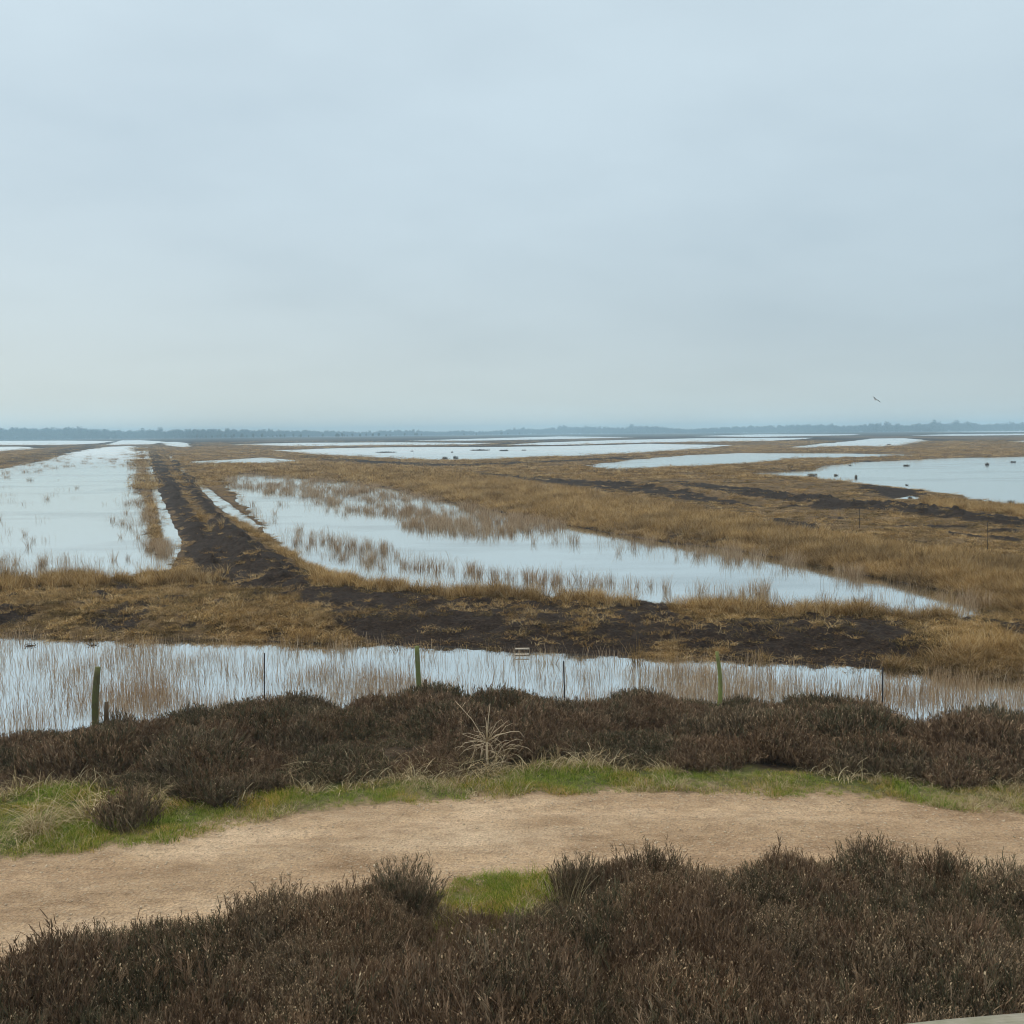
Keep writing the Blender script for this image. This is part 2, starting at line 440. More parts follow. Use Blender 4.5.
def terrain_mat(name):
    m, nt, p, out = newmat(name)
    P = pos(nt)
    n1 = noise(nt, P, 1.2, 6, 0.65); n2 = noise(nt, P, 9, 5, 0.6); n3 = noise(nt, P, 0.09, 5, 0.6)
    soil = ramp(nt, n1, [(0.3, (0.045, 0.033, 0.024)), (0.55, (0.085, 0.062, 0.040)), (0.75, (0.13, 0.095, 0.055))])
    dead = ramp(nt, mth(nt, 'ADD', mth(nt, 'MULTIPLY', n1, 0.55), mth(nt, 'MULTIPLY', n3, 0.45)),
                [(0.32, (0.060, 0.041, 0.022)), (0.46, (0.11, 0.074, 0.036)), (0.56, (0.165, 0.112, 0.056)), (0.7, (0.21, 0.155, 0.088))])  # dead grass floor, darkened so the gaps between tufts look shaded
    peat = ramp(nt, n2, [(0.3, (0.010, 0.007, 0.005)), (0.55, (0.027, 0.018, 0.0125)), (0.78, (0.085, 0.056, 0.033))])
    green = ramp(nt, n2, [(0.3, (0.055, 0.065, 0.02)), (0.55, (0.10, 0.125, 0.03)), (0.8, (0.17, 0.16, 0.06))])
    c = mix(nt, attr(nt, 'dead'), soil, dead)
    n4 = noise(nt, P, 3.2, 4, 0.6, sx=0.6, sy=1.0)
    pf = mth(nt, 'MULTIPLY', mth(nt, 'ADD', attr(nt, 'peat'), mth(nt, 'SUBTRACT', mth(nt, 'ADD', mth(nt, 'MULTIPLY', n1, 0.5), mth(nt, 'MULTIPLY', n4, 0.8)), 0.92)), 3.5, clamp=True)
    c = mix(nt, pf, c, peat)
    gf = mth(nt, 'MULTIPLY', attr(nt, 'green'), mth(nt, 'MULTIPLY', mth(nt, 'SUBTRACT', n1, 0.2), 2.4, clamp=True))
    c = mix(nt, gf, c, green)
    c = mix(nt, mth(nt, 'MULTIPLY', attr(nt, 'sand'), mth(nt, 'MULTIPLY', n2, 1.7, clamp=True), clamp=True), c, (0.34, 0.245, 0.155))
    nt.links.new(c, p.inputs['Base Color'])
    bump(nt, p, mth(nt, 'ADD', mth(nt, 'ADD', n1, n4), mth(nt, 'MULTIPLY', n2, 0.6)), 1.0, 0.16)
    return m


M_ground = terrain_mat('heath_ground')


def path_mat():
    m, nt, p, out = newmat('sandy_gravel')
    P = pos(nt)
    big = noise(nt, P, 0.45, 4, 0.6, sx=0.6, sy=1.6); mid = noise(nt, P, 3.5, 6, 0.7, sx=0.7, sy=1.3); fine = noise(nt, P, 30, 5, 0.75)
    v = nt.nodes.new('ShaderNodeTexVoronoi'); v.inputs['Scale'].default_value = 28; nt.links.new(P, v.inputs['Vector'])
    c = ramp(nt, big, [(0.32, (0.40, 0.282, 0.176)), (0.5, (0.48, 0.35, 0.224)), (0.68, (0.60, 0.462, 0.318))])
    ac = mth(nt, 'ADD', attr(nt, 'across'), mth(nt, 'MULTIPLY', mth(nt, 'SUBTRACT', noise(nt, P, 0.8, 3), 0.5), 0.5))
    damp = noise(nt, P, 1.1, 5, 0.65, sx=0.55, sy=1.2)
    c = mix(nt, 1.0, c, ramp(nt, damp, [(0.34, (0.80, 0.77, 0.74)), (0.48, (0.98, 0.97, 0.96)), (0.64, (1.12, 1.13, 1.14))]), 'MULTIPLY')
    wear = ramp(nt, ac, [(0.0, (0.88, 0.86, 0.83)), (0.22, (0.95, 0.94, 0.92)), (0.42, (1.10, 1.10, 1.09)), (0.60, (1.10, 1.10, 1.10)), (0.80, (0.98, 0.97, 0.95)), (1.0, (0.94, 0.93, 0.91))])
    c = mix(nt, 1.0, c, wear, 'MULTIPLY')
    c = mix(nt, 0.85, c, ramp(nt, mid, [(0.25, (0.60, 0.57, 0.54)), (0.5, (0.95, 0.95, 0.95)), (0.75, (1.18, 1.17, 1.15))]), 'MULTIPLY')
    c = mix(nt, 0.7, c, ramp(nt, fine, [(0.3, (0.50, 0.48, 0.46)), (0.5, (1.0, 1.0, 1.0)), (0.7, (1.42, 1.40, 1.37))]), 'MULTIPLY')
    st = nt.nodes.new('ShaderNodeSeparateColor'); nt.links.new(v.outputs['Color'], st.inputs[0])
    c = mix(nt, mth(nt, 'MULTIPLY', mth(nt, 'GREATER_THAN', st.outputs[0], 0.80), 0.4), c, mix(nt, st.outputs[1], (0.20, 0.145, 0.10), (0.60, 0.49, 0.35)))
    nt.links.new(c, p.inputs['Base Color'])
    h = mth(nt, 'ADD', mth(nt, 'MULTIPLY', mid, 1.2), mth(nt, 'ADD', mth(nt, 'MULTIPLY', fine, 0.35), mth(nt, 'MULTIPLY', v.outputs['Distance'], 0.5)))
    bump(nt, p, h, 1.0, 0.07)
    return m


M_path = path_mat()


def water_mat():
    m, nt, p, out = newmat('still_water')
    P = pos(nt)
    p.inputs['Base Color'].default_value = (0.055, 0.055, 0.05, 1)
    p.inputs['Roughness'].default_value = 0.25
    g = nt.nodes.new('ShaderNodeBsdfGlossy'); g.distribution = 'MULTI_GGX'; g.inputs['Color'].default_value = (0.95, 0.98, 0.965, 1)
    wind = noise(nt, P, 0.045, 4, 0.6, sx=0.7, sy=1.5)
    wf = mth(nt, 'MULTIPLY', mth(nt, 'SUBTRACT', wind, 0.50), 7.0, clamp=True)
    sp = nt.nodes.new('ShaderNodeSeparateXYZ'); nt.links.new(P, sp.inputs[0])
    open_ = mth(nt, 'MULTIPLY', mth(nt, 'SUBTRACT', sp.outputs[1], 70.0), 1 / 300.0, clamp=True)     # open lagoons are ruffled by wind
    nt.links.new(mth(nt, 'ADD', mth(nt, 'ADD', 0.02, mth(nt, 'MULTIPLY', open_, 0.24)), mth(nt, 'MULTIPLY', wf, 0.07)), g.inputs['Roughness'])
    r1 = noise(nt, P, 3.2, 3, 0.5, sx=0.6, sy=1.4); r2 = noise(nt, P, 0.7, 3, 0.5)
    b = nt.nodes.new('ShaderNodeBump'); b.inputs['Distance'].default_value = 0.012
    nt.links.new(mth(nt, 'ADD', 0.10, mth(nt, 'MULTIPLY', wf, 0.25)), b.inputs['Strength'])
    nt.links.new(mth(nt, 'ADD', r1, r2), b.inputs['Height'])
    nt.links.new(b.outputs[0], g.inputs['Normal'])
    fr = nt.nodes.new('ShaderNodeFresnel'); fr.inputs['IOR'].default_value = 1.6
    k = mth(nt, 'MULTIPLY', mth(nt, 'MAXIMUM', fr.outputs[0], 0.58), mth(nt, 'SUBTRACT', 0.88, mth(nt, 'MULTIPLY', wf, 0.2)))
    ms = nt.nodes.new('ShaderNodeMixShader'); nt.links.new(k, ms.inputs[0])
    nt.links.new(p.outputs[0], ms.inputs[1]); nt.links.new(g.outputs[0], ms.inputs[2]); nt.links.new(ms.outputs[0], out.inputs[0])
    return m


M_water = water_mat()


def wood_mat(name, a, b, moss=None, scale=1.0, moss_amt=0.5):
    m, nt, p, out = newmat(name)
    tc = nt.nodes.new('ShaderNodeTexCoord').outputs['Object']
    g = noise(nt, tc, 22 * scale, 6, 0.7, sx=1, sy=1, sz=0.12)
    c = ramp(nt, g, [(0.3, a), (0.7, b)])
    if moss:
        f = mth(nt, 'MULTIPLY', mth(nt, 'SUBTRACT', noise(nt, tc, 5 * scale, 5, 0.65), 0.5 - moss_amt * 0.3), 5, clamp=True)
        c = mix(nt, f, c, moss)
    nt.links.new(c, p.inputs['Base Color'])
    bump(nt, p, g, 0.7, 0.02)
    return m


def plain(name, c, rough=0.8, var=0.3, scale=12):
    m, nt, p, out = newmat(name)
    tc = nt.nodes.new('ShaderNodeTexCoord').outputs['Object']
    n = noise(nt, tc, scale, 5, 0.6)
    nt.links.new(ramp(nt, n, [(0.3, tuple(x * (1 - var) for x in c)), (0.7, tuple(min(1, x * (1 + var)) for x in c))]), p.inputs['Base Color'])
    p.inputs['Roughness'].default_value = rough
    return m


M_postA = wood_mat('mossy_olive_wood', (0.075, 0.062, 0.038), (0.17, 0.145, 0.085), (0.13, 0.135, 0.055))
M_postB = wood_mat('green_grey_wood', (0.14, 0.13, 0.075), (0.30, 0.28, 0.17), (0.17, 0.195, 0.07))
M_postC = wood_mat('lime_algae_wood', (0.12, 0.12, 0.055), (0.32, 0.32, 0.14), (0.23, 0.28, 0.085))
M_stub = wood_mat('rotten_wood', (0.07, 0.05, 0.032), (0.16, 0.115, 0.07))
M_plank = wood_mat('bleached_wood', (0.34, 0.30, 0.24), (0.55, 0.50, 0.42))
M_iron = plain('dark_iron', (0.035, 0.033, 0.034), 0.6)
M_barkfar = plain('far_bark', (0.06, 0.05, 0.04))
M_crownfar = plain('far_twigs', (0.060, 0.058, 0.048), 1.0, 0.5, 0.2)
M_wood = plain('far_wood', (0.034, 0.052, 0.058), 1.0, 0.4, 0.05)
M_mud = plain('wet_peat', (0.030, 0.024, 0.020), 0.7, 0.5, 3)
M_deadwood = wood_mat('dead_stalk', (0.42, 0.32, 0.20), (0.62, 0.52, 0.37))
M_stone = plain('pale_stone', (0.52, 0.42, 0.30), 0.9, 0.35, 20)
M_birdg = plain('grey_feather', (0.20, 0.20, 0.20)); M_birdd = plain('dark_feather', (0.03, 0.03, 0.032)); M_birdw = plain('white_feather', (0.5, 0.5, 0.5))

# ------------------------------------------------------------------ terrain (ground + path share their border vertices)
ang = np.concatenate([np.arange(-78, -36, 1.5), np.arange(-36, 36.0001, 0.1), np.arange(37.5, 79, 1.5)])
rr = [2.5]
while rr[-1] < 4700:
    r_ = rr[-1]; rr.append(r_ * (1.018 if r_ < 6 else 1.0075 if r_ < 20 else 1.006 if r_ < 160 else 1.0105))
rr = np.array(rr)
A, Rr = np.meshgrid(np.radians(ang), rr)
GX = (np.sin(A) * Rr).ravel(); GY = (np.cos(A) * Rr).ravel()
GP = np.stack([GX, GY], -1)
H, SD, PE, ONP, NEAR, GD = height(GP, True)
tr_s = sdf(GP, VERGE, 2.0); gp_s = sdf(GP, GAP, 2.0)
nz = fbm(GX * 1.7, GY * 1.7, 55, 4)
green = np.maximum(sstep(-0.5, 0.3, tr_s + nz * 0.4), sstep(-0.3, 0.2, gp_s + nz * 0.3))
dead = np.where(NEAR, 0.15, sstep(0.0, 0.5, SD)) * np.ones(len(GP))
pathsd = sdf(GP, PATH, 3.0)
sand = sstep(-0.55, 0.0, pathsd + nz * 0.35)
nr, nc = A.shape
q = np.arange(nr * nc).reshape(nr, nc)
quads = np.stack([q[:-1, :-1], q[:-1, 1:], q[1:, 1:], q[1:, :-1]], -1).reshape(-1, 4)[:, ::-1]
V = np.stack([GX, GY, H], -1)
fsd = (pathsd + nz * 0.22)[quads].mean(1)
onp = fsd > 0


def submesh(name, fq, mat, attrs):
    used = np.unique(fq); remap = np.full(len(V), -1, np.int64); remap[used] = np.arange(len(used))
    me = mesh_np(name, V[used], remap[fq], [mat], smooth=True)
    for k, a in attrs.items():
        at_ = me.attributes.new(k, 'FLOAT', 'POINT'); at_.data.foreach_set('value', np.ascontiguousarray(a[used], np.float32))
    o = link(name, me); tag(o, kind='structure'); return o


submesh('ground', quads[~onp], M_ground, {'peat': PE, 'dead': dead, 'green': green, 'sand': sand})
submesh('path', quads[onp], M_path, {'sand': sand, 'across': np.clip((pathsd + nz * 0.1) / 1.4, 0, 1)})

wv = []; wa = np.radians(np.linspace(-78, 78, 53)); wr = np.array([14, 40, 120, 400, 1200, 4690.0])
for r_ in wr:
    for a_ in wa: wv.append((math.sin(a_) * r_, math.cos(a_) * r_, 0.0))
wq = np.arange(len(wr) * len(wa)).reshape(len(wr), len(wa))
wf = np.stack([wq[:-1, :-1], wq[:-1, 1:], wq[1:, 1:], wq[1:, :-1]], -1).reshape(-1, 4)[:, ::-1]
tag(link('water', mesh_np('water', np.array(wv), wf, [M_water])), kind='structure')

# ------------------------------------------------------------------ scatter of uncountable plants
def scatter(name, P, Z, protos, rot, scl, pick, label, cat):
    """a point per clump; geometry nodes put a clump on each"""
    me = bpy.data.meshes.new(name); n = len(P)
    me.vertices.add(n)
    me.vertices.foreach_set('co', np.ascontiguousarray(np.column_stack([P, Z]), np.float32).ravel())
    a = me.attributes.new('rot', 'FLOAT_VECTOR', 'POINT'); a.data.foreach_set('vector', np.ascontiguousarray(rot, np.float32).ravel())
    a = me.attributes.new('scl', 'FLOAT_VECTOR', 'POINT'); a.data.foreach_set('vector', np.ascontiguousarray(scl, np.float32).ravel())
    a = me.attributes.new('pick', 'INT', 'POINT'); a.data.foreach_set('value', np.ascontiguousarray(pick, np.int32))
    me.update()
    o = link(name, me)
    c = bpy.data.collections.new(name + '_kinds')
    for i, pm in enumerate(protos):
        po = bpy.data.objects.new('%s_kind_%02d' % (name, i), pm); c.objects.link(po)
    ng = bpy.data.node_groups.new(name + '_scatter', 'GeometryNodeTree')
    ng.interface.new_socket('Geometry', in_out='INPUT', socket_type='NodeSocketGeometry')
    ng.interface.new_socket('Geometry', in_out='OUTPUT', socket_type='NodeSocketGeometry')
    gi = ng.nodes.new('NodeGroupInput'); go = ng.nodes.new('NodeGroupOutput')
    mp = ng.nodes.new('GeometryNodeMeshToPoints')
    ip = ng.nodes.new('GeometryNodeInstanceOnPoints')
    ci = ng.nodes.new('GeometryNodeCollectionInfo'); ci.inputs['Collection'].default_value = c
    ci.inputs['Separate Children'].default_value = True; ci.inputs['Reset Children'].default_value = True
    ip.inputs['Pick Instance'].default_value = True

    def na(nm, dt):
        x = ng.nodes.new('GeometryNodeInputNamedAttribute'); x.data_type = dt; x.inputs['Name'].default_value = nm
        return x.outputs['Attribute']
    e2r = ng.nodes.new('FunctionNodeEulerToRotation')
    ng.links.new(gi.outputs[0], mp.inputs['Mesh']); ng.links.new(mp.outputs[0], ip.inputs['Points'])
    ng.links.new(ci.outputs[0], ip.inputs['Instance'])
    ng.links.new(na('rot', 'FLOAT_VECTOR'), e2r.inputs[0]); ng.links.new(e2r.outputs[0], ip.inputs['Rotation'])
    ng.links.new(na('scl', 'FLOAT_VECTOR'), ip.inputs['Scale']); ng.links.new(na('pick', 'INT'), ip.inputs['Instance Index'])
    ng.links.new(ip.outputs[0], go.inputs[0])
    md = o.modifiers.new('scatter', 'NODES'); md.node_group = ng
    return tag(o, label, cat, kind='stuff')


def euler(n, lean=0.12):
    return np.column_stack([rng.normal(0, lean, n), rng.normal(0, lean, n), rng.uniform(0, math.tau, n)])


def tuft(mb, n, h, spread, width, droop=0.5, mi=0, segs=4, cx=0, cy=0, tone=(0, 1), hv=0.45, lean=0.5):
    for _ in range(n):
        a = random.uniform(0, math.tau); r = spread * math.sqrt(random.random())
        b = np.array([cx + math.cos(a) * r, cy + math.sin(a) * r, -0.03])
        L = h * random.uniform(1 - hv, 1 + hv * 0.5); a2 = a + random.gauss(0, 0.7)
        out = np.array([math.cos(a2), math.sin(a2), 0.0]); th = abs(random.gauss(0.12, lean * 0.5)); dr = droop * random.uniform(0.3, 1.4)
        pts = [b]; p = b.copy()
        for s in range(segs):
            p = p + (out * math.sin(th) + np.array([0, 0, math.cos(th)])) * (L / segs); pts.append(p.copy()); th = min(th + dr / segs * 1.6, 2.6)
        w = width * random.uniform(0.6, 1.3)
        mb.ribbon(pts, [w * x for x in np.linspace(1, 0.25, segs + 1)], mi, random.uniform(*tone))


def heather(mb, n=16, h=0.42, r=0.13, twig=0.0075, fl=0.4, side=11):
    """woody stems with upright side shoots and dead flower heads"""
    for _ in range(n):
        a = random.uniform(0, math.tau); q_ = math.sqrt(random.random())
        b = np.array([math.cos(a) * r * q_ * 0.7, math.sin(a) * r * q_ * 0.7, -0.05])
        L = h * random.uniform(0.65, 1.15)
        d = np.array([math.cos(a) * 0.32 * q_ + random.gauss(0, 0.12), math.sin(a) * 0.32 * q_ + random.gauss(0, 0.12), 1.0])
        pts = [b]
        for s in range(4):
            d = d + np.array([random.gauss(0, 0.13), random.gauss(0, 0.13), 0.05])
            pts.append(pts[-1] + d / np.linalg.norm(d) * L / 4)
        pts = np.array(pts)
        mb.ribbon(pts, [twig * x for x in (0.9, 0.8, 0.7, 0.6, 0.4)], 0, random.random())
        mi = 1 if random.random() < 0.72 else 2
        tn = random.random()
        for k in range(side):
            t = random.uniform(0.32, 1.0); f = t * 4; i = min(int(f), 3); p0 = pts[i] + (pts[i + 1] - pts[i]) * (f - i)
            l = random.uniform(0.03, 0.085) * (1.25 - 0.5 * t); aa = random.uniform(0, math.tau); up = random.uniform(0.9, 2.6)
            dd = np.array([math.cos(aa), math.sin(aa), up]); dd /= np.linalg.norm(dd)
            p1 = p0 + dd * l * 0.55 + np.array([0, 0, 0.006]); p2 = p0 + dd * l + np.array([random.gauss(0, .008), random.gauss(0, .008), 0.016])
            w = twig * random.uniform(0.9, 1.7)
            mb.ribbon([p0, p1, p2], [w * 0.7, w, w * 0.4], mi, np.clip(tn * 0.6 + random.random() * 0.4, 0, 1))
            if random.random() < fl * 0.30:
                s_ = random.uniform(0.004, 0.0075)
                mb.ribbon([p2 - dd * s_, p2 + dd * s_ * 1.2], [s_ * 1.6, s_ * 1.3], 3, random.random() ** 1.6)


M_leafr = plant_mat('heather_russet_leaf', [(0, (0.09, 0.057, 0.035)), (0.45, (0.180, 0.118, 0.072)), (0.8, (0.29, 0.198, 0.125)), (1, (0.42, 0.305, 0.195))])
HM = [[M_stem, M_leaf, M_leafg, M_flower], [M_stem, M_leafr, M_leaf, M_flower], [M_stem, M_leafg, M_leaf, M_flower]]
hk_fore = []; hk_back = []       # three kinds of bush, three clumps of each
for fam in range(3):
    for i in range(3):
        mb = MB(); heather(mb, 20, random.uniform(0.36, 0.46), 0.15, 0.0046, [0.4, 0.9, 3.0][i], 19); hk_fore.append(mb.mesh('heather_clump', HM[fam]))
    for i in range(3):
        mb = MB(); heather(mb, 24, random.uniform(0.38, 0.50), 0.20, 0.0072, [0.1, 0.3, 0.7][i], 18); hk_back.append(mb.mesh('heather_clump', HM[fam]))


def bushes(P, cell, rmin, rmax, seed):
    """each clump belongs to the bush whose centre is nearest: relative distance from its centre, and the bush's index"""
    g = np.random.default_rng(seed)
    lo = P.min(0) - 1; hi = P.max(0) + 1
    n = int((hi[0] - lo[0]) * (hi[1] - lo[1]) / (cell * cell))
    C = g.uniform(lo, hi, (n, 2)); rad = g.uniform(rmin, rmax, n)
    best = np.full(len(P), 1e9); who = np.zeros(len(P), int)
    for i in range(n):
        m = np.nonzero((np.abs(P[:, 0] - C[i, 0]) < 2.5) & (np.abs(P[:, 1] - C[i, 1]) < 2.5))[0]
        d = np.hypot(P[m, 0] - C[i, 0], P[m, 1] - C[i, 1]) / rad[i]
        b = d < best[m]; best[m[b]] = d[b]; who[m[b]] = i
    return best, who, g.uniform(0, 1, n), g.integers(0, 3, n)


def uniform_in(pl, n, margin=0.0, nearcut=None, rag=1.0):
    lo = pl.min(0); hi = pl.max(0)
    if nearcut is not None: lo[1] = max(lo[1], nearcut)
    P = rng.uniform(lo, hi, (n, 2))
    s = sdf(P, pl, 3.0) + fbm(P[:, 0] * 1.1, P[:, 1] * 1.1, 91, 3) * 0.45 * rag + fbm(P[:, 0] * 0.4, P[:, 1] * 0.4, 92, 2) * 0.3 * rag
    return P[s > margin]


def infov(P, extra=1.18):
    return np.abs(P[:, 0]) < (np.abs(P[:, 1]) * 0.54 * extra + 1.0)


# foreground heather
P = uniform_in(FORE, 60000, 0.0, 5.6, 0.35); P = P[infov(P)]
bd_, who, bt, fam = bushes(P, 0.75, 0.40, 0.95, 101)
dens = np.clip(1.15 - 0.5 * bd_, 0.4, 1)
keep = rng.random(len(P)) < dens
P = P[keep][:11000]; bd_ = bd_[keep][:11000]; who = who[keep][:11000]
edge = sdf(P, FORE, 3.0); ga = np.clip(-sdf(P, GAP, 3.0), 0, 3)
s = (0.66 + 0.42 * bt[who]) * (1.10 - 0.42 * np.clip(bd_, 0, 1.2) ** 2) * rng.uniform(0.75, 1.25, len(P)) * (0.70 + 0.40 * sstep(0, 0.8, edge)) * (0.55 + 0.45 * sstep(0.1, 0.8, ga))
tall_ = rng.random(len(P)) < 0.05; s = np.where(tall_, s * 1.3, s)
fl = np.where(fbm(P[:, 0] * 0.7 + 0.06 * P[:, 1], P[:, 1] * 0.7, 15, 3) + rng.normal(0, 0.3, len(P)) + 0.05 * P[:, 0] > 0.22, 2, rng.integers(0, 2, len(P)))
fm = np.where(rng.random(len(P)) < 0.8, fam[who], rng.integers(0, 3, len(P)))
scatter('heather_foreground', P, height(P), hk_fore, euler(len(P), 0.2), np.column_stack([s * 1.0, s * 1.0, s * 1.12]), fm * 3 + fl,
        'dark brown heather filling the bottom of the view on the near side of the sandy path', 'heather')

# heather between path and ditch
P = uniform_in(STRIP, 110000, 0.0); P = P[infov(P)]
hd = height(P); P = P[hd > 0.03]
bd_, who, bt, fam = bushes(P, 1.15, 0.55, 1.25, 102)
dens = np.clip(1.2 - 0.7 * bd_ ** 2, 0.22, 1)
keep = rng.random(len(P)) < dens
P = P[keep][:16500]; bd_ = bd_[keep][:16500]; who = who[keep][:16500]
s = (0.62 + 0.85 * bt[who]) * (1.18 - 0.72 * np.clip(bd_, 0, 1.2) ** 2) * rng.uniform(0.8, 1.2, len(P))
es = sdf(P, STRIP, 3.0)
s = np.clip(s * (0.55 + 0.45 * sstep(0.0, 0.9, es)), 0.25, 1.7)
fm = np.where(rng.random(len(P)) < 0.85, fam[who], rng.integers(0, 3, len(P)))
scatter('heather_strip', P, height(P), hk_back, euler(len(P), 0.34), np.column_stack([s * 0.5 + 0.5, s * 0.5 + 0.5, s]), fm * 3 + rng.integers(0, 3, len(P)),
        'wide band of purple brown heather between the grass verge and the flooded ditch', 'heather')

# green verge grass
gk = []
for i in range(5):
    mb = MB(); tuft(mb, 26, 0.11, 0.09, 0.007, 1.0, 0, 3); gk.append(mb.mesh('grass_patch', [M_green]))
mb = MB(); tuft(mb, 24, 0.17, 0.08, 0.007, 1.6, 0, 4); gk.append(mb.mesh('grass_patch', [M_straw]))
P1 = uniform_in(VERGE, 60000, -0.22); P1 = P1[infov(P1)]
P2 = uniform_in(GAP, 3500, -0.15)
P3 = uniform_in(VERGE, 60000, -0.55); P3 = P3[infov(P3)]
P3 = P3[(sdf(P3, VERGE, 3.0) < 0.12) & (sdf(P3, PATH, 3.0) < -0.5)]
P3 = P3[rng.random(len(P3)) < np.clip((0.35 - 0.22 * (P3[:, 0] < -5)) * (fbm(P3[:, 0] * 0.9, P3[:, 1] * 0.9, 67, 3) + 0.25), 0, 1)][:1100]   # dead grass hanging out of the heather foot
P = np.concatenate([P1, P2])
vs = np.maximum(sdf(P, VERGE, 3.0), sdf(P, GAP, 3.0) + 0.25)
dens = sstep(-0.55, 0.45, vs + fbm(P[:, 0] * 1.3, P[:, 1] * 1.3, 62, 4) * 0.75)
P = P[rng.random(len(P)) < dens][-10500:]
s = rng.uniform(0.5, 1.2, len(P)) * (0.55 + 1.0 * np.clip(fbm(P[:, 0] * 1.6, P[:, 1] * 1.6, 63, 4) + 0.2, 0, 1.2))
ingap = sdf(P, GAP, 3.0) > -0.3
st = fbm(P[:, 0] * 0.9, P[:, 1] * 0.9, 65, 3) + rng.normal(0, 0.35, len(P)) - 0.5 * ingap * (P[:, 0] < 0.1)
kind = np.where(st + 0.25 * np.clip(P[:, 0] / 8, -1, 0.4) > 0.40, 5, rng.integers(0, 5, len(P)))
s3 = rng.uniform(0.9, 2.3, len(P3))
P = np.concatenate([P, P3]); s = np.concatenate([s, s3]); kind = np.concatenate([kind, np.full(len(P3), 5)])
scatter('verge_grass', P, height(P), gk, euler(len(P), 0.2), np.column_stack([s * 1.2, s * 1.2, s]), kind,
        'short green grass along both edges of the sandy path', 'grass')

# ochre moor grass on the land beyond the ditch, density falling with distance
ok_ = []
for i in range(4):
    mb = MB(); tuft(mb, 46, 0.55, 0.16, 0.013, 0.9, 0, 4, lean=0.55); ok_.append(mb.mesh('moor_grass_tuft', [M_ochre]))
for i in range(3):
    mb = MB()
    for k in range(7): tuft(mb, 13, 0.24, 0.12, 0.016, 1.9, 0, 3, random.gauss(0, 0.22), random.gauss(0, 0.22), lean=1.2)
    ok_.append(mb.mesh('moor_grass_mat', [M_sedge]))
for i in range(2):
    mb = MB()
    for k in range(7): tuft(mb, 13, 0.30, 0.12, 0.016, 1.7, 0, 3, random.gauss(0, 0.22), random.gauss(0, 0.22), lean=1.1)
    ok_.append(mb.mesh('moor_grass_mat', [M_ochre]))
for i in range(2):
    mb = MB()
    for k in range(16): tuft(mb, 5, 0.55, 0.3, 0.05, 0.7, 0, 3, random.gauss(0, 0.9), random.gauss(0, 0.5), lean=0.5)
    ok_.append(mb.mesh('moor_grass_patch', [M_ochre]))
TALL = [(poly(p, 0.4), a) for p, a in [
    ([(300, 462), (420, 470), (520, 480), (640, 500), (760, 522), (860, 540), (1024, 565), (1300, 600), (1300, 640), (1024, 606), (980, 596), (900, 580), (820, 564), (740, 549), (680, 542),
      (620, 532), (560, 522), (500, 510), (440, 496), (400, 487), (350, 477)], 1.0),
    ([(215, 462), (300, 470), (400, 488), (440, 500), (380, 500), (300, 490), (225, 478)], 0.7),
    ([(138, 447), (143, 447), (147, 470), (152, 495), (158, 520), (162, 543), (157, 557), (153, 540), (147, 515), (142, 490)], 1.2),
    ([(300, 566), (350, 577), (390, 586), (540, 596), (700, 606), (880, 614), (975, 617), (975, 624), (700, 615), (540, 606), (400, 598), (320, 586)], 0.62),
    ([(280, 628), (480, 636), (600, 644), (700, 646), (860, 652), (1024, 662), (1300, 680), (1300, 698), (1024, 676), (860, 666), (700, 658), (600, 654), (480, 647), (280, 642)], 0.75),
    ([(920, 645), (1024, 648), (1300, 668), (1300, 694), (1024, 676), (930, 668)], 0.45),
    ([(-300, 588), (0, 583), (140, 577), (230, 574), (230, 586), (140, 589), (0, 594), (-300, 602)], 0.6),
    ([(165, 460), (180, 470), (205, 510), (232, 545), (240, 560), (222, 560), (195, 520), (178, 485)], 0.5),
    ([(205, 490), (240, 515), (290, 545), (320, 560), (335, 575), (310, 575), (280, 548), (240, 525)], 0.8),
    ([(920, 500), (990, 505), (1060, 510), (1060, 522), (990, 512), (925, 506)], 0.8),
]]
n = 400000
px = rng.uniform(-280, 1304, n); py = 441 + (718 - 441) * rng.random(n) ** 1.25
P = at(px, py, 0.4)
D = np.hypot(P[:, 0], P[:, 1])
ok = (D < 900) & (D > 20)
P = P[ok]; D = D[ok]
h_, sd_, pe_, on_, nr_, D = height(P, True)
tall = np.zeros(len(P))
for pl, a in TALL:
    tall = np.maximum(tall, a * sstep(-0.5, 0.6, sdf(P, pl, 4.0) + fbm(P[:, 0] * 0.25, P[:, 1] * 0.25, 71, 3) * np.clip(0.012 * D, 0.5, 2.5)))
nb = fbm(P[:, 0] * 0.35, P[:, 1] * 0.35, 72, 4)
nf = fbm(P[:, 0] * 1.1, P[:, 1] * 1.1, 73, 3)
prob = (0.30 + 0.75 * tall) * np.clip(0.55 + 0.9 * (nb + 0.3) + np.where(D < 90, 1.2 * nf, 0.5 * nf) + np.where(D < 48, 0.35, 0), 0.2, 2) * (1 - np.clip((pe_ - 0.08) * 1.35, 0, 0.95) * (D < 250)) * (sd_ > 0.02) * (~nr_)
prob = np.clip(prob, 0, 1) * np.minimum(1, (D / 45.0) ** 0.6)
sel = rng.random(len(P)) < prob * np.where(D < 48, 1.0, 0.75)
P = P[sel]; D = D[sel]; tall = tall[sel]; h_ = h_[sel]; nb = nb[sel]
print('moor grass', len(P))
up = tall + rng.normal(0, 0.22, len(P)) > 0.55
far = D > 130
pick = np.where(far, rng.integers(9, 11, len(P)), np.where(up, rng.integers(0, 4, len(P)), np.where(rng.random(len(P)) < 0.55 - nb * 0.8, rng.integers(4, 7, len(P)), rng.integers(7, 9, len(P)))))
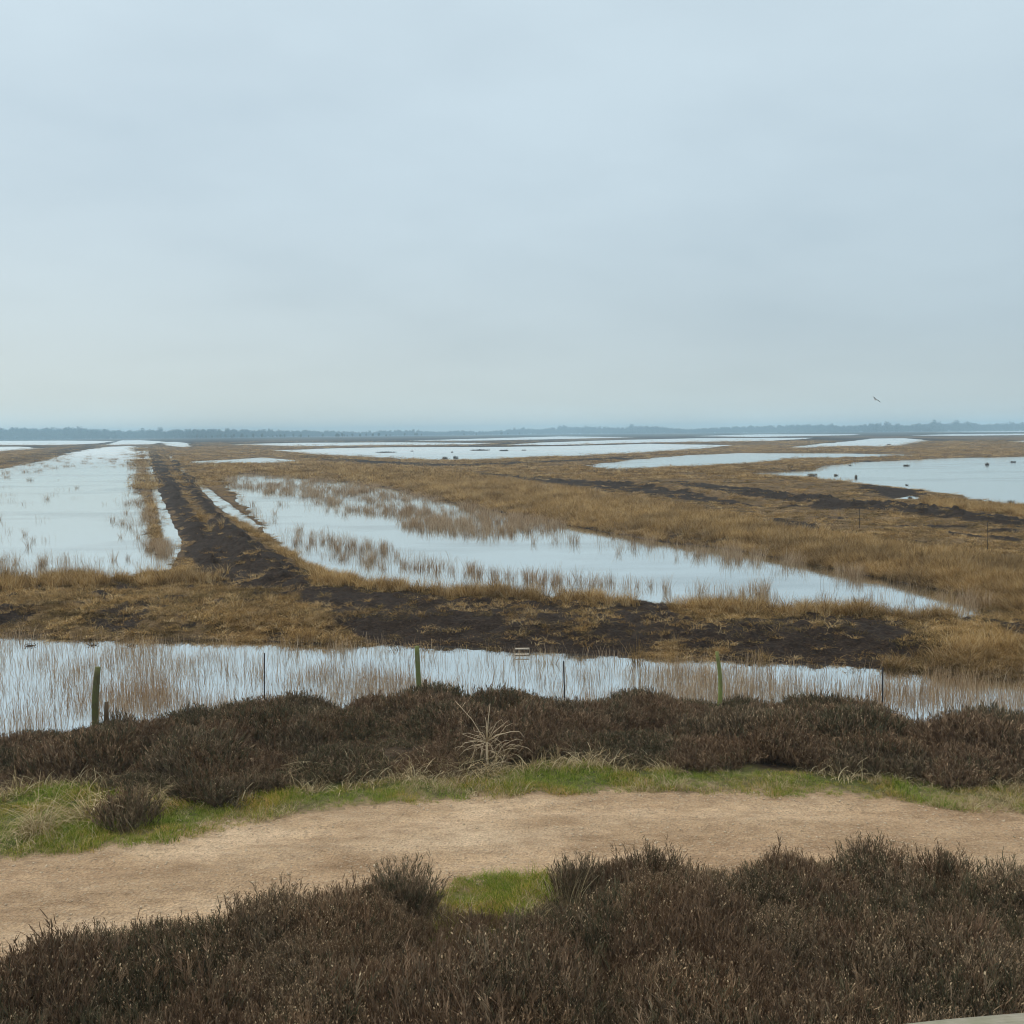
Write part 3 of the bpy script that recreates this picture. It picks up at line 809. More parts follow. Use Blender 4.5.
sh = rng.uniform(0.65, 1.25, len(P)) * np.where(up, 1.1, 0.75) * (0.6 + 0.4 * sstep(0.2, 2.0, sd_[sel]))
sw = rng.uniform(0.8, 1.25, len(P)) * np.clip(D / 60, 1.0, 2.0)
sw = np.where(far, rng.uniform(0.8, 1.3, len(P)) * np.clip(D / 130, 1, 4), sw)
sh = np.where(far, rng.uniform(0.5, 1.0, len(P)) * np.where(up, 1.0, 0.6), sh)
scatter('moor_grass', P, h_ - 0.02, ok_, euler(len(P), 0.08), np.column_stack([sw, sw, sh]), pick,
        'ochre and brown dead moor grass covering the banks between the ponds', 'grass')

# reeds standing in shallow water
rk = []
for i in range(5):
    mb = MB()
    for _ in range(13):
        a = random.gauss(0, 0.22); b = random.gauss(0, 0.22); L = random.uniform(0.14, 0.52)
        lx, ly = random.gauss(0, 0.08), random.gauss(0, 0.08)
        mb.ribbon([(a, b, -0.1), (a + lx * 0.4, b + ly * 0.4, L * 0.5), (a + lx * 1.1, b + ly * 1.1, L)], [0.008, 0.008, 0.004], 0, random.random())
    rk.append(mb.mesh('reed_clump', [M_reed]))
for i in range(2):
    mb = MB(); tuft(mb, 34, 0.7, 0.18, 0.014, 0.35, 0, 3, lean=0.3); rk.append(mb.mesh('reed_tuft', [M_reed]))
n = 200000
px = rng.uniform(-280, 1304, n); py = 446 + (790 - 446) * rng.random(n)
P = at(px, py, 0.0); h_, sd_, pe_, on_, nr_, D = height(P, True)
pr = np.zeros(n)
for pl, a in REED:
    pr = np.maximum(pr, a * sstep(-0.8, 0.8, sdf(P, pl, 4.0) + fbm(P[:, 0] * 0.4, P[:, 1] * 0.4, 82, 3) * 1.2))
nb = fbm(P[:, 0] * 0.5, P[:, 1] * 0.5, 83, 4); nb2 = fbm(P[:, 0] * 0.16, P[:, 1] * 0.16, 84, 3)
pr = pr * np.clip(0.55 + 1.2 * nb + 0.8 * nb2, 0.13, 1) * (sd_ < 0.1) * np.clip((D / 60.0) ** 0.7, 0.35, 1.0)
sel = rng.random(n) < pr * np.where(D < 36, 0.42, 0.42)
P = P[sel]; D = D[sel]; nb = nb[sel]
print('reeds', len(P))
inditch = D < 36
s = rng.uniform(0.6, 1.2, len(P))
sw = s * np.clip(D / 60, 1.0, 5.0)
pick = np.where((rng.random(len(P)) < 0.15 + 0.4 * (nb > 0.2) + 0.3 * (pr[sel] > 0.8)) & ~inditch, rng.integers(5, 7, len(P)), rng.integers(0, 5, len(P)))
scatter('shallow_reeds', P, np.zeros(len(P)) - 0.01, rk, euler(len(P), 0.05), np.column_stack([sw, sw, s * 0.95]), pick,
        'thin pale reed stems standing in the shallow flood water', 'reeds')

# loose stones of the path
sk = []
for i in range(3):
    mb = MB()
    a = np.array([(x, y, z) for z in (-.5, .5) for x, y in ((-1, -1), (1, -1), (1, 1), (-1, 1))], float) * np.array([0.6, 0.45, 0.5]) + rng.normal(0, 0.14, (8, 3))
    mb.add(a * 0.02, [(0, 3, 2, 1), (4, 5, 6, 7), (0, 1, 5, 4), (1, 2, 6, 5), (2, 3, 7, 6), (3, 0, 4, 7)], 0, 0.5); sk.append(mb.mesh('pebble', [M_stone]))
P = uniform_in(PATH, 24000, 0.0); P = P[infov(P)]
e = sdf(P, PATH, 3.0)
P = P[rng.random(len(P)) < 0.12 + 0.75 * np.exp(-e / 0.25)][:5500]
s = rng.uniform(0.3, 1.0, len(P)) ** 2 * 1.5 + 0.2
scatter('path_gravel', P, height(P) + 0.004, sk, euler(len(P), 0.4), np.column_stack([s, s, s]), rng.integers(0, 3, len(P)),
        'small loose stones scattered over the sandy path and along its edges', 'gravel')

# ------------------------------------------------------------------ far wood on the horizon
wk = []
for i in range(5):
    mb = MB(); hh = random.uniform(13, 18); cr = random.uniform(4, 6.5)
    mb.tube([(0, 0, -1), (0.2, 0, hh * 0.4), (0, 0.2, hh * 0.8)], [0.4, 0.3, 0.12], 4, 0)
    for k in range(260):
        u = rng.normal(0, 1, 3); u /= np.linalg.norm(u); r_ = rng.random() ** 0.4
        c = np.array([u[0] * cr * r_, u[1] * cr * r_, hh * 0.58 + u[2] * r_ * hh * 0.42]) * (1 + 0.15 * math.sin(k))
        a1 = rng.normal(0, 1, 3); a1 /= np.linalg.norm(a1); a2 = np.cross(a1, u); a2 /= np.linalg.norm(a2) + 1e-9
        z = random.uniform(0.5, 1.2)
        mb.add([c - a1 * z - a2 * z, c + a1 * z - a2 * z, c + a1 * z * .7 + a2 * z, c - a1 * z * .7 + a2 * z], [(0, 1, 2, 3)], 0, 0.5)
    wk.append(mb.mesh('far_tree', [M_wood]))
bx = np.array([-200, 0, 200, 360, 480, 540, 600, 690, 740, 860, 1024, 1250], float)
bd = np.array([2050, 2050, 2150, 2900, 3100, 3300, 3300, 3100, 2900, 2650, 2550, 2500], float)
bh = np.array([1.15, 1.15, 0.95, 0.75, 0.75, 1.1, 1.2, 0.85, 0.95, 1.1, 1.1, 1.1], float)
n = 5200
px = rng.uniform(-200, 1250, n)
row = rng.integers(0, 4, n)
D = np.interp(px, bx, bd) + row * 45 + rng.normal(0, 14, n)
dirs = at(px, np.full(n, 470.0), 0.0); dirs /= dirs[:, 1:2]
P = dirs * D[:, None]
s = np.interp(px, bx, bh) * np.where(rng.random(n) < 0.04, 1.25, 1.0) * rng.uniform(0.68, 1.15, n) * (0.98 + 0.3 * fbm(P[:, 0] / 120, P[:, 1] / 400, 5, 3)) * (1 + 0.05 * row)
scatter('distant_woodland', P, np.full(n, 0.2), wk, euler(n, 0.0), np.column_stack([s, s, s]), rng.integers(0, 5, n),
        'long blue band of far woodland along the horizon', 'woodland')

# ------------------------------------------------------------------ countable things
def zat(p):
    return float(height(np.array([p], float))[0])


def place(o, p, z=None, rz=0.0, sink=0.0):
    o.location = (float(p[0]), float(p[1]), (zat(p) if z is None else z) - sink); o.rotation_euler.z = rz; return o


def copy_tree(o, parent=None):
    c = o.copy(); COL.objects.link(c); c.parent = parent
    for ch in o.children: copy_tree(ch, c)
    return c


# small far trees in a row in front of the wood
protos = []
for i in range(4):
    root = bpy.data.objects.new('small_tree', None); COL.objects.link(root)
    mb = MB(); hh = 9.5
    mb.tube([(0, 0, -0.6), (0.1, 0, 2.5), (0, 0.1, 6.5)], [0.28, 0.22, 0.08], 5, 0)
    for k in range(6):
        a = random.uniform(0, 6.28); z = random.uniform(2.5, 5.5); l = random.uniform(1.5, 2.8)
        mb.tube([(0.05, 0, z), (math.cos(a) * l * .5, math.sin(a) * l * .5, z + l * .5), (math.cos(a) * l * .8, math.sin(a) * l * .8, z + l)], [0.12, 0.08, 0.03], 4, 0)
    mb.build('trunk', [M_barkfar], root)
    mb = MB()
    for k in range(170):
        u = rng.normal(0, 1, 3); u /= np.linalg.norm(u); r_ = rng.random() ** 0.5
        c = np.array([u[0] * 2.5 * r_, u[1] * 2.5 * r_, hh * 0.62 + u[2] * r_ * hh * 0.38])
        a1 = rng.normal(0, 1, 3); a1 /= np.linalg.norm(a1); a2 = np.cross(a1, u); a2 /= np.linalg.norm(a2) + 1e-9
        z = random.uniform(0.2, 0.55)
        mb.add([c - a1 * z - a2 * z, c + a1 * z - a2 * z, c + a1 * z * .7 + a2 * z, c - a1 * z * .7 + a2 * z], [(0, 1, 2, 3)], 0, 0.5)
    mb.build('crown', [M_crownfar], root)
    tag(root, 'small dark tree in the open row before the distant blue wood', 'tree', 'small trees in the row on the far land')
    protos.append(root)
xs = sorted([random.uniform(196, 262) for _ in range(18)] + [random.uniform(262, 372) for _ in range(22)] + [random.uniform(372, 520) for _ in range(14)] + [194, 343, 337, 348])
for i, x in enumerate(xs):
    o = protos[i] if i < 4 else copy_tree(protos[random.randrange(4)])
    dd = at(np.array([x]), np.array([470.0]))[0]; dd = dd / dd[1]
    o.location = (*(dd * (1750 + random.uniform(-60, 260) + max(0, x - 370) * 4)), 0.3)
    s = random.uniform(0.6, 1.05); o.scale = (s * random.uniform(0.9, 1.4), s, s); o.rotation_euler.z = random.uniform(0, 6)

# fence posts between heather and ditch
def post(name, x, ytop, ybase, dist, rad, bend, mat, label, twist=0.0, flat_top=True, seed=1):
    random.seed(seed)
    top = ray(x[0], ytop, dist); base = ray(x[1], ybase, dist)
    g = zat(base[:2])
    L = top[2] - g
    mb = MB(); pts = []; rd = []
    for k in range(12):
        t = k / 11
        pts.append(((top[0] - base[0]) * t + bend * math.sin(t * math.pi), 0.02 * math.sin(3 * t + seed), -0.25 + (L + 0.25) * t))
        rd.append(rad * (1.12 - 0.25 * t + 0.05 * math.sin(7 * t + seed)))
    pts[-1] = (pts[-1][0], pts[-1][1], pts[-1][2])
    mb.tube(pts, rd, 12, 0, wob=0.07)
    o = mb.build(name, [mat], smooth=True)
    o.location = (base[0], base[1], g)
    return tag(o, label, 'fence post', 'wooden fence posts along the ditch')


post('fence_post', (98, 96), 667, 722, 20.6, 0.072, -0.05, M_postA, 'stout olive mossy wooden post by the ditch, thickest of the posts', seed=3)
post('fence_post', (417, 421), 646, 692, 22.3, 0.062, -0.01, M_postB, 'straight round wooden post with a pale sawn top, in the middle of the row')
post('fence_post', (717, 716), 652, 697, 22.0, 0.050, 0.10, M_postC, 'crooked lime green algae covered post standing by the right part of the ditch', seed=5)


def stub(x, y, dist, h, mat, label):
    base = ray(x, y, dist); g = zat(base[:2]); mb = MB()
    top = ray(x, y - h * F / dist, dist)[2]
    mb.tube([(0, 0, -0.2), (0.01, 0, (top - g) * .6), (0.03, 0.01, top - g), ], [0.05, 0.047, 0.04], 8, 0, wob=0.12)
    o = mb.build('broken_stake', [mat]); o.location = (base[0], base[1], g)
    return tag(o, label, 'stake')


stub(105.5, 716, 20.5, 0.30, M_stub, 'short broken brown stake leaning against the thick olive post')
stub(424.5, 690, 22.2, 0.24, M_stub, 'short broken brown stake stub just right of the straight middle post')


def stake(x, ytop, ybase, dist, w, label, group, lean=0.0):
    top = ray(x, ytop, dist); base = ray(x + lean, ybase, dist); g = zat(base[:2]); L = top[2] - g
    mb = MB(); mb.tube([(0, 0, -0.3), (0, 0, L * .5), (top[0] - base[0], 0, L)], [w, w, w], 6, 0)
    o = mb.build('metal_stake', [M_iron]); o.location = (base[0], base[1], g)
    return tag(o, label, 'stake', group)


G = 'thin dark fence stakes along the ditch'
stake(264.5, 653, 694, 22.0, 0.016, 'thin dark metal stake among ditch reeds between the thick olive and middle posts', G)
stake(563.5, 661, 690, 22.3, 0.016, 'thin dark metal stake between the middle post and the lime green post', G, 0.8)
stake(882.5, 668, 704, 21.4, 0.018, 'thin dark metal stake standing alone right of the lime green post', G)
G = 'thin poles in the grass field'
stake(859.5, 506, 527, 62.0, 0.016, 'faint thin pole in the moor grass nearer the dark mud bank', G)
stake(987.5, 522, 548, 50.0, 0.014, 'thin pole in the moor grass at the right edge of the field', G)


def plank(x0, x1, y, dist, label, tilt=0.0):
    a = ray(x0, y, dist); b = ray(x1, y + tilt, dist); L = np.linalg.norm(b - a)
    mb = MB(); hx, hy, hz = L / 2, 0.035, 0.012
    v = [(sx * hx, sy * hy * (1 + 0.1 * sx), sz * hz) for sz in (-1, 1) for sx, sy in ((-1, -1), (1, -1), (1, 1), (-1, 1))]
    mb.add(v, [(0, 3, 2, 1), (4, 5, 6, 7), (0, 1, 5, 4), (1, 2, 6, 5), (2, 3, 7, 6), (3, 0, 4, 7)])
    o = mb.build('wooden_plank', [M_plank])
    m = (a + b) / 2
    o.location = m; o.rotation_euler = (R(24), 0, 0)
    return tag(o, label, 'plank', 'pale planks at the far edge of the ditch')


dpl = at(np.array([522.0]), np.array([656.0]), 0.03)[0, 1]
plank(514.5, 529, 654.6, dpl, 'pale narrow plank lying on the ditch water by the far bank, lower of two')
plank(515, 529.5, 648.8, dpl + 0.6, 'pale narrow plank lying in the far bank grass, upper of two')

# dead plant with radiating stalks by the verge
random.seed(11)
b = at(np.array([487.0]), np.array([774.0]), 0.8)[0]
mb = MB(); c0 = np.array([0, 0, 0.0]); hub = np.array([0.0, 0, 0.52])
mb.tube([c0 + (0.02, 0, -0.1), c0 + (0, 0, 0.15), hub], [0.022, 0.02, 0.018], 6)
K = 16.6 / F
for pts, r_ in [([(-6, 8), (-14, 22), (-31, 43)], 0.010), ([(1, 12), (2, 24), (4, 40)], 0.011), ([(0, 12), (0, 20), (-1, 26)], 0.009),
                ([(10, 6), (24, 11), (33, 9), (38, 5)], 0.009), ([(-10, 0), (-22, -1), (-30, -9)], 0.009), ([(-11, -4), (-14, -14), (-19, -22)], 0.008),
                ([(-10, 3), (-20, 5), (-24, 9)], 0.007), ([(8, 10), (16, 16), (22, 21)], 0.007), ([(6, 12), (10, 20), (15, 22), (18, 18)], 0.006),
                ([(8, 4), (14, 0), (18, -12)], 0.007), ([(4, -4), (8, -14), (9, -20)], 0.008), ([(-4, 9), (-12, 12), (-13, 15)], 0.006)]:
    w = [hub] + [hub + np.array([x * K, random.uniform(-0.06, 0.06), max(z * K, -0.55)]) for x, z in pts]
    mb.tube(w, np.linspace(r_ * 1.05, r_ * 0.5, len(w)), 5)
for x, z in [(-24, 36), (-19, 29)]:
    p0 = hub + np.array([x * K, 0, z * K]); mb.tube([p0, p0 + (0.03, 0.0, 0.05), p0 + (0.06, 0.01, 0.09)], [0.006, 0.005, 0.003], 4)
for _ in range(46):      # loose tangle of dry twigs
    a = random.uniform(0, math.tau); e = random.gauss(0.1, 0.5); l = random.uniform(0.18, 0.55)
    d = np.array([math.cos(a) * math.cos(e), math.sin(a) * math.cos(e) * 0.7, math.sin(e)])
    p0 = hub + np.array([random.gauss(0, 0.16), random.gauss(0, 0.08), random.gauss(-0.16, 0.14)])
    w = [p0, p0 + d * l * 0.35 + (0, 0, 0.03), p0 + d * l * 0.7 + (0, 0, 0.02), p0 + d * l + (random.gauss(0, .03), 0, -0.05)]
    mb.tube(w, [0.005, 0.0045, 0.004, 0.002], 4)
    if random.random() < 0.5:
        q0 = w[1]; dq = np.array([random.gauss(0, .5), random.gauss(0, .3), random.uniform(-0.2, 0.8)]) * 0.16
        mb.tube([q0, q0 + dq * 0.6, q0 + dq + (0, 0, -0.015)], [0.0035, 0.003, 0.0015], 4)
o = mb.build('dead_plant', [M_deadwood], smooth=True); place(o, b)
tag(o, 'dead pale plant with long bare stalks radiating from one stump at the heather edge', 'dead plant')


# pale tussocks along the verge and in the foreground
def tussock(x, y, label, h=0.45, spread=0.2, droop=1.6, n=90, mat=None, Z=0.8, cat='grass tussock', group='pale grass tussocks near the path', seed=0, name='grass_tussock', sx=1.0, lean=0.8, w=0.0085):
    random.seed(seed + int(x)); mb = MB(); tuft(mb, n, h, spread, w, droop, 0, 6, tone=(0, 1), lean=lean)
    if droop > 1.5:      # matted old leaves round the foot and over the top
        tuft(mb, int(n * 0.9), h * 0.6, spread * 1.5, w, droop * 1.25, 0, 6, tone=(0, 0.7), lean=1.5)
        for _ in range(int(n * 0.35)):
            a = random.uniform(0, math.tau); r_ = spread * random.uniform(0.2, 1.6); c = np.array([math.cos(a) * r_, math.sin(a) * r_, random.uniform(0.05, h * 0.45)])
            d = np.array([random.gauss(0, 1), random.gauss(0, 1), random.gauss(0, 0.25)]) * h * 0.22; k = np.array([0, 0, random.uniform(0.0, h * 0.12)])
            mb.ribbon([c - d, c - d * 0.3 + k, c + d * 0.3 + k, c + d], [w * 0.5, w, w, w * 0.4], 0, random.random())
    o = mb.build(name, [mat or M_straw]); p = at(np.array([float(x)]), np.array([float(y)]), Z)[0]
    place(o, p, rz=random.uniform(-0.4, 0.4), sink=0.02); o.scale.x = sx
    return tag(o, label, cat, group)


tussock(38, 836, 'tall straw coloured tussock drooping at the left end of the verge', 0.92, 0.16, 2.0, 170)
tussock(16, 848, 'low loose straw tussock at the left edge of the photo, beside the path', 0.34, 0.3, 2.2, 110)
tussock(98, 822, 'pale tussock flopping over the left flank of the dark heather hummock on the verge', 0.75, 0.25, 2.2, 170, sx=1.5)
tussock(148, 812, 'pinkish straw tussock on the right flank of the dark heather hummock on the verge', 0.7, 0.2, 1.9, 110)
tussock(308, 782, 'olive straw tussock poking from the heather left of the dead plant', 0.6, 0.22, 1.9, 110)
tussock(480, 778, 'straw tussock in the grass right under the dead plant', 0.62, 0.28, 2.2, 150, sx=1.5)
tussock(425, 782, 'low straw tussock in the heather foot just left of the dead plant', 0.5, 0.25, 2.3, 110)
tussock(585, 768, 'thin straw tussock arching over the heather foot right of the dead plant', 0.62, 0.3, 2.0, 60)
tussock(566, 915, 'upright pale grass clump rising from the heather beside the green gap', 0.6, 0.2, 0.4, 60, lean=0.3, w=0.008)
tussock(530, 945, 'low yellowish tussock at the back of the green gap in the near heather', 0.22, 0.26, 1.8, 150, sx=1.6, w=0.008)
tussock(445, 925, 'sparse bleached grass stems at the left rim of the green gap', 0.5, 0.1, 1.0, 26, lean=0.5, w=0.008)
G = 'single tan tufts on the bare peat bank'
tussock(637, 650, 'single tall tan grass tuft standing on the black peat bank', 0.95, 0.12, 0.35, 70, M_ochre, 0.4, group=G, lean=0.25, w=0.014)
tussock(548, 650, 'slim tan grass tuft at the far ditch edge above the pale planks', 0.95, 0.14, 0.4, 60, M_ochre, 0.4, group=G, lean=0.25, w=0.014)
tussock(935, 668, 'broad tan grass tuft on the bank at the right beside the black peat', 1.0, 0.25, 0.7, 120, M_ochre, 0.4, group=G, w=0.014)

# heather bushes that stand clear of the mass
random.seed(5)
def bush_mesh(rad, hh, n, fl, twig):
    mb = MB()
    for k in range(n):
        a = random.uniform(0, math.tau); q_ = math.sqrt(random.random()); sub = MB()
        heather(sub, 10, hh * (1.1 - 0.45 * q_ ** 2), 0.12, twig, fl, 17)
        th = q_ * 0.45
        Rr_ = np.array(Euler((0, th, a)).to_matrix())
        for v, f, m, t in zip(sub.v, sub.f, sub.m, sub.t):
            vv = v @ Rr_.T + np.array([math.cos(a) * q_ * rad * 0.8, math.sin(a) * q_ * rad * 0.8, 0])
            mb.v.append(vv); mb.f.append(f + mb.n); mb.m.append(m); mb.t.append(t)
        mb.n += sub.n
    return mb.mesh('heather_bush', [M_stem, M_leaf, M_leafg, M_flower])


bm = [bush_mesh(0.34, 0.56, 30, 0.3, 0.0048), bush_mesh(0.30, 0.5, 27, 0.3, 0.0048)]
bb = [bush_mesh(0.42, 0.60, 32, 0.2, 0.0075), bush_mesh(0.36, 0.5, 28, 0.2, 0.0075)]
spots = [
    (405, 915, 0.8, 0, 1.15, 'tall dark heather bush on the path edge left of the green gap'),
    (375, 922, 0.8, 1, 0.95, 'heather bush leaning on the left side of the tall bush by the green gap'),
    (582, 902, 0.8, 0, 1.0, 'dark heather bush on the path edge just right of the green gap'),
    (650, 893, 0.8, 1, 1.2, 'bushy heather bush jutting over the path right of the upright pale grass'),
    (775, 890, 0.8, 1, 0.8, 'low heather bush at the path edge between two taller ones'),
    (872, 890, 0.8, 0, 1.1, 'tall heather bush at the path edge on the right half of the view'),
    (940, 892, 0.8, 1, 1.1, 'twiggy heather bush at the path edge near the right end'),
    (1010, 905, 0.8, 0, 0.95, 'heather bush at the far right edge of the near heather'),
    (118, 722, 0.3, 2, 0.95, 'black green heather bush tucked behind the thick olive post'),
    (435, 698, 0.2, 3, 0.8, 'small dark heather bush beside the straight middle post'),
    (740, 704, 0.2, 2, 0.9, 'dark heather bush at the foot of the lime green post'),
    (320, 705, 0.2, 3, 0.8, 'small heather bush at the ditch edge left of the middle post'),
    (620, 698, 0.1, 3, 0.8, 'low heather bush in the water margin left of the lime green post'),
    (895, 712, 0.2, 3, 0.85, 'rounded heather bush at the foot of the lone right stake'),
    (128, 826, 0.8, 2, 0.95, 'dark heather hummock standing in the green verge under pale tussocks'),
    (205, 800, 0.8, 3, 1.0, 'dark heather bush at the verge right of the heather hummock'),
]
for i, (x, y, Z, k, s, lab) in enumerate(spots):
    o = link('heather_bush', (bm + bb)[k]); place(o, at(np.array([float(x)]), np.array([float(y)]), Z)[0], rz=random.uniform(0, 6), sink=0.03)
    o.scale = (s, s, s); tag(o, lab, 'heather bush', 'heather bushes standing out of the heather')


# islets and rush clumps in the lagoons
def islet(x, y, wpx, hpx, label, grass=0.5, seed=0):
    random.seed(seed + int(x * 3)); P0 = at(np.array([float(x)]), np.array([float(y)]), 0.0)[0]; D = math.hypot(*P0)
    w = wpx * 0.85 * D / F / 2; dp = max(w * 0.9, 0.6) if wpx < 14 else w * 0.9
    h = max(hpx * 0.6 * D / F, 0.05); mb = MB(); n1, n2 = 18, 5; Vv = []; Ff = []
    for j in range(n2 + 1):
        t = j / n2
        for i in range(n1):
            a = math.tau * i / n1; k = (1 - t * 0.85) * (1 + 0.22 * math.sin(2 * a + seed) + 0.12 * math.sin(5 * a + x))
            Vv.append((math.cos(a) * w * k, math.sin(a) * dp * k, -0.15 + (h * (0.55 - 0.25 * (grass > 0.9)) + 0.15) * (1 - (1 - t) ** 2) * random.uniform(0.85, 1.1)))
    Vv.append((0, 0, h * (0.57 - 0.25 * (grass > 0.9))))
    for j in range(n2):
        for i in range(n1): Ff.append((j * n1 + i, j * n1 + (i + 1) % n1, (j + 1) * n1 + (i + 1) % n1, (j + 1) * n1 + i))
    for i in range(0, n1, 2): Ff.append((n2 * n1 + i, n2 * n1 + (i + 1) % n1, n2 * n1 + (i + 2) % n1, len(Vv) - 1))
    mb.add(Vv, Ff, 0, 0.5)
    ng = int(30 + 60 * grass)
    for k in range(ng):
        a = random.uniform(0, math.tau); r_ = math.sqrt(random.random()) * 0.85
        c = np.array([math.cos(a) * w * r_, math.sin(a) * dp * r_, h * 0.35 * (1 - r_ * r_) + 0.02])
        L = h * random.uniform(0.4, 0.8); d = np.array([random.gauss(0, .25), random.gauss(0, .25), 1])
        mb.ribbon([c, c + d * L * .5, c + d * L], [max(0.02, w * 0.05)] * 2 + [0.01], 1, random.random() * 0.6)
    o = mb.build('peat_islet', [M_mud, M_sedge]); o.location = (P0[0], P0[1], 0)
    return tag(o, label, 'islet', 'small peat islets in the lagoons')


islet(906, 466, 9, 2.6, 'flat dark islet alone in the middle of the right lagoon')
islet(987, 465, 5, 4.0, 'small upright dark islet in the right lagoon, left of a pair near its far shore')
islet(1013, 462.5, 7, 2.6, 'low dark islet in the right lagoon near its far shore, at the right edge')
islet(836, 475.6, 6, 2.4, 'small dark islet in the narrow left arm of the right lagoon')
islet(856, 478, 3, 5.0, 'thin upright rush clump in the left arm of the right lagoon')
islet(850, 465.5, 5, 1.4, 'faint low islet near the far shore of the right lagoon')
islet(907, 485.3, 4, 1.4, 'tiny islet just off the black mud bank')
islet(812, 476, 14, 4.4, 'wide rush covered islet at the left tip of the right lagoon', 1.0)
islet(980, 501, 7, 3.0, 'dark islet off the grass point on the near shore, left of two alike')
islet(990, 502, 6, 2.4, 'dark islet off the grass point on the near shore, right of two alike')
islet(1011, 504.5, 3, 7.0, 'slender upright rush clump near the shore at the right edge')
islet(910, 499, 5, 3.6, 'dark rush clump in the puddle under the black mud bank')
islet(889, 444.8, 5, 1.8, 'dark islet in the small upper lagoon on the right')
islet(386, 452.6, 29, 2.0, 'long flat islet at the left of the wide middle lagoon', 1.0)
islet(412, 451.4, 4, 1.6, 'dot of peat right of the long flat islet in the middle lagoon')
islet(480, 450.6, 28, 2.4, 'long dark islet in the centre of the middle lagoon', 1.0)
islet(504, 451, 13, 2.6, 'dark islet close right of the long centre islet', 0.8)
islet(524, 450.5, 7, 1.8, 'small islet right of the pair of centre islets', 0.6)
islet(452, 452.6, 3, 2.4, 'tiny rush clump near the centre of the middle lagoon')
islet(445, 459, 9, 4.4, 'bushy rush clump on the near shore of the middle lagoon, left of two', 1.0)
islet(456, 458.5, 8, 4.6, 'bushy rush clump on the near shore of the middle lagoon, right of two', 1.0)
islet(30, 646, 18, 1.4, 'dark mud lump at the far edge of the ditch near the left of the photo', 0.2)
islet(93, 645.5, 15, 1.3, 'dark mud lump at the far edge of the ditch above the thick olive post', 0.2)
islet(132, 646, 17, 1.4, 'dark mud lump at the far edge of the ditch right of the thick olive post', 0.2)

# bird over the marsh
root = bpy.data.objects.new('bird', None); COL.objects.link(root)
pb = ray(875.6, 399.6, 95.0); root.location = pb; root.rotation_euler = (R(8), R(34), R(12))
random.seed(2)
mb = MB(); mb.tube([(0, -0.21, 0), (0, -0.17, 0.0), (0, -0.08, 0.0), (0, 0.04, 0), (0, 0.14, 0.01), (0, 0.19, 0.02), (0, 0.235, 0.02), (0, 0.27, 0.015)], [0.012, 0.035, 0.062, 0.07, 0.05, 0.042, 0.03, 0.006], 10, 0)
mb.build('body', [M_birdw], root, True)
for sgn in (-1, 1):
    mb = MB(); st = [(0.04, 0.12, -0.10, 0.03), (0.20, 0.15, -0.07, 0.10), (0.34, 0.08, -0.12, 0.09), (0.46, -0.06, -0.20, 0.05)]
    v = []
    for x, y0, y1, z in st: v += [(sgn * x, y0, z + 0.012), (sgn * x, y1, z)]
    for x, y0, y1, z in st: v += [(sgn * x, y0, z - 0.012), (sgn * x, y1, z - 0.006)]
    f = []
    for i in range(3):
        a = 2 * i; f += [(a, a + 1, a + 3, a + 2), (8 + a, 8 + a + 2, 8 + a + 3, 8 + a + 1), (a, a + 2, 8 + a + 2, 8 + a), (a + 1, 8 + a + 1, 8 + a + 3, a + 3)]
    f.append((6, 7, 15, 14))
    mb.add(v, f, 0, 0.5); wng = mb.build('wing', [M_birdd if sgn > 0 else M_birdg], root)
mb = MB(); mb.add([(-0.03, -0.18, 0.008), (0.03, -0.18, 0.008), (0.06, -0.33, 0.004), (-0.06, -0.33, 0.004), (-0.03, -0.18, -0.004), (0.03, -0.18, -0.004), (0.06, -0.33, -0.004), (-0.06, -0.33, -0.004)],
                  [(0, 1, 2, 3), (7, 6, 5, 4), (0, 4, 5, 1), (1, 5, 6, 2), (2, 6, 7, 3), (3, 7, 4, 0)]); mb.build('tail', [M_birdd], root)
tag(root, 'small grey bird with dark wing flying banked above the marsh on the right', 'bird')

# hand rail of the lookout platform
root = bpy.data.objects.new('wooden_handrail', None); COL.objects.link(root)
zr = 6.22
p1 = at(np.array([902.0]), np.array([1020.0]), zr)[0]; p2 = at(np.array([1024.0]), np.array([1009.5]), zr)[0]
dv = (p2 - p1) / np.linalg.norm(p2 - p1); nv = np.array([dv[1], -dv[0]])
M_rail = wood_mat('weathered_rail', (0.13, 0.12, 0.095), (0.36, 0.34, 0.285), (0.20, 0.21, 0.14), 1.0, 0.3)
mr = M_rail.node_tree
for nd in mr.nodes:
    if nd.type == 'MAPPING': nd.inputs['Scale'].default_value = (0.06, 1.0, 1.0)
W_, T_ = 0.14, 0.045
mb = MB(); nseg = 60; prof = [(0, -T_), (0, -0.008), (0.003, -0.002), (0.010, 0.0), (0.045, -0.0015), (0.09, 0.0005), (W_ - 0.010, 0.0), (W_ - 0.003, -0.002), (W_, -0.008), (W_, -T_)]
k_ = len(prof); Vv = []; Ff = []
for i in range(nseg + 1):
    x = -1.6 + 3.4 * i / nseg
    for (yy, zz) in prof: Vv.append((x, -yy + 0.0012 * math.sin(x * 9), zz + random.gauss(0, 0.0006)))
for i in range(nseg):
    for j in range(k_): Ff.append((i * k_ + j, i * k_ + (j + 1) % k_, (i + 1) * k_ + (j + 1) % k_, (i + 1) * k_ + j))
mb.add(Vv, Ff); mb.build('rail', [M_rail], root)
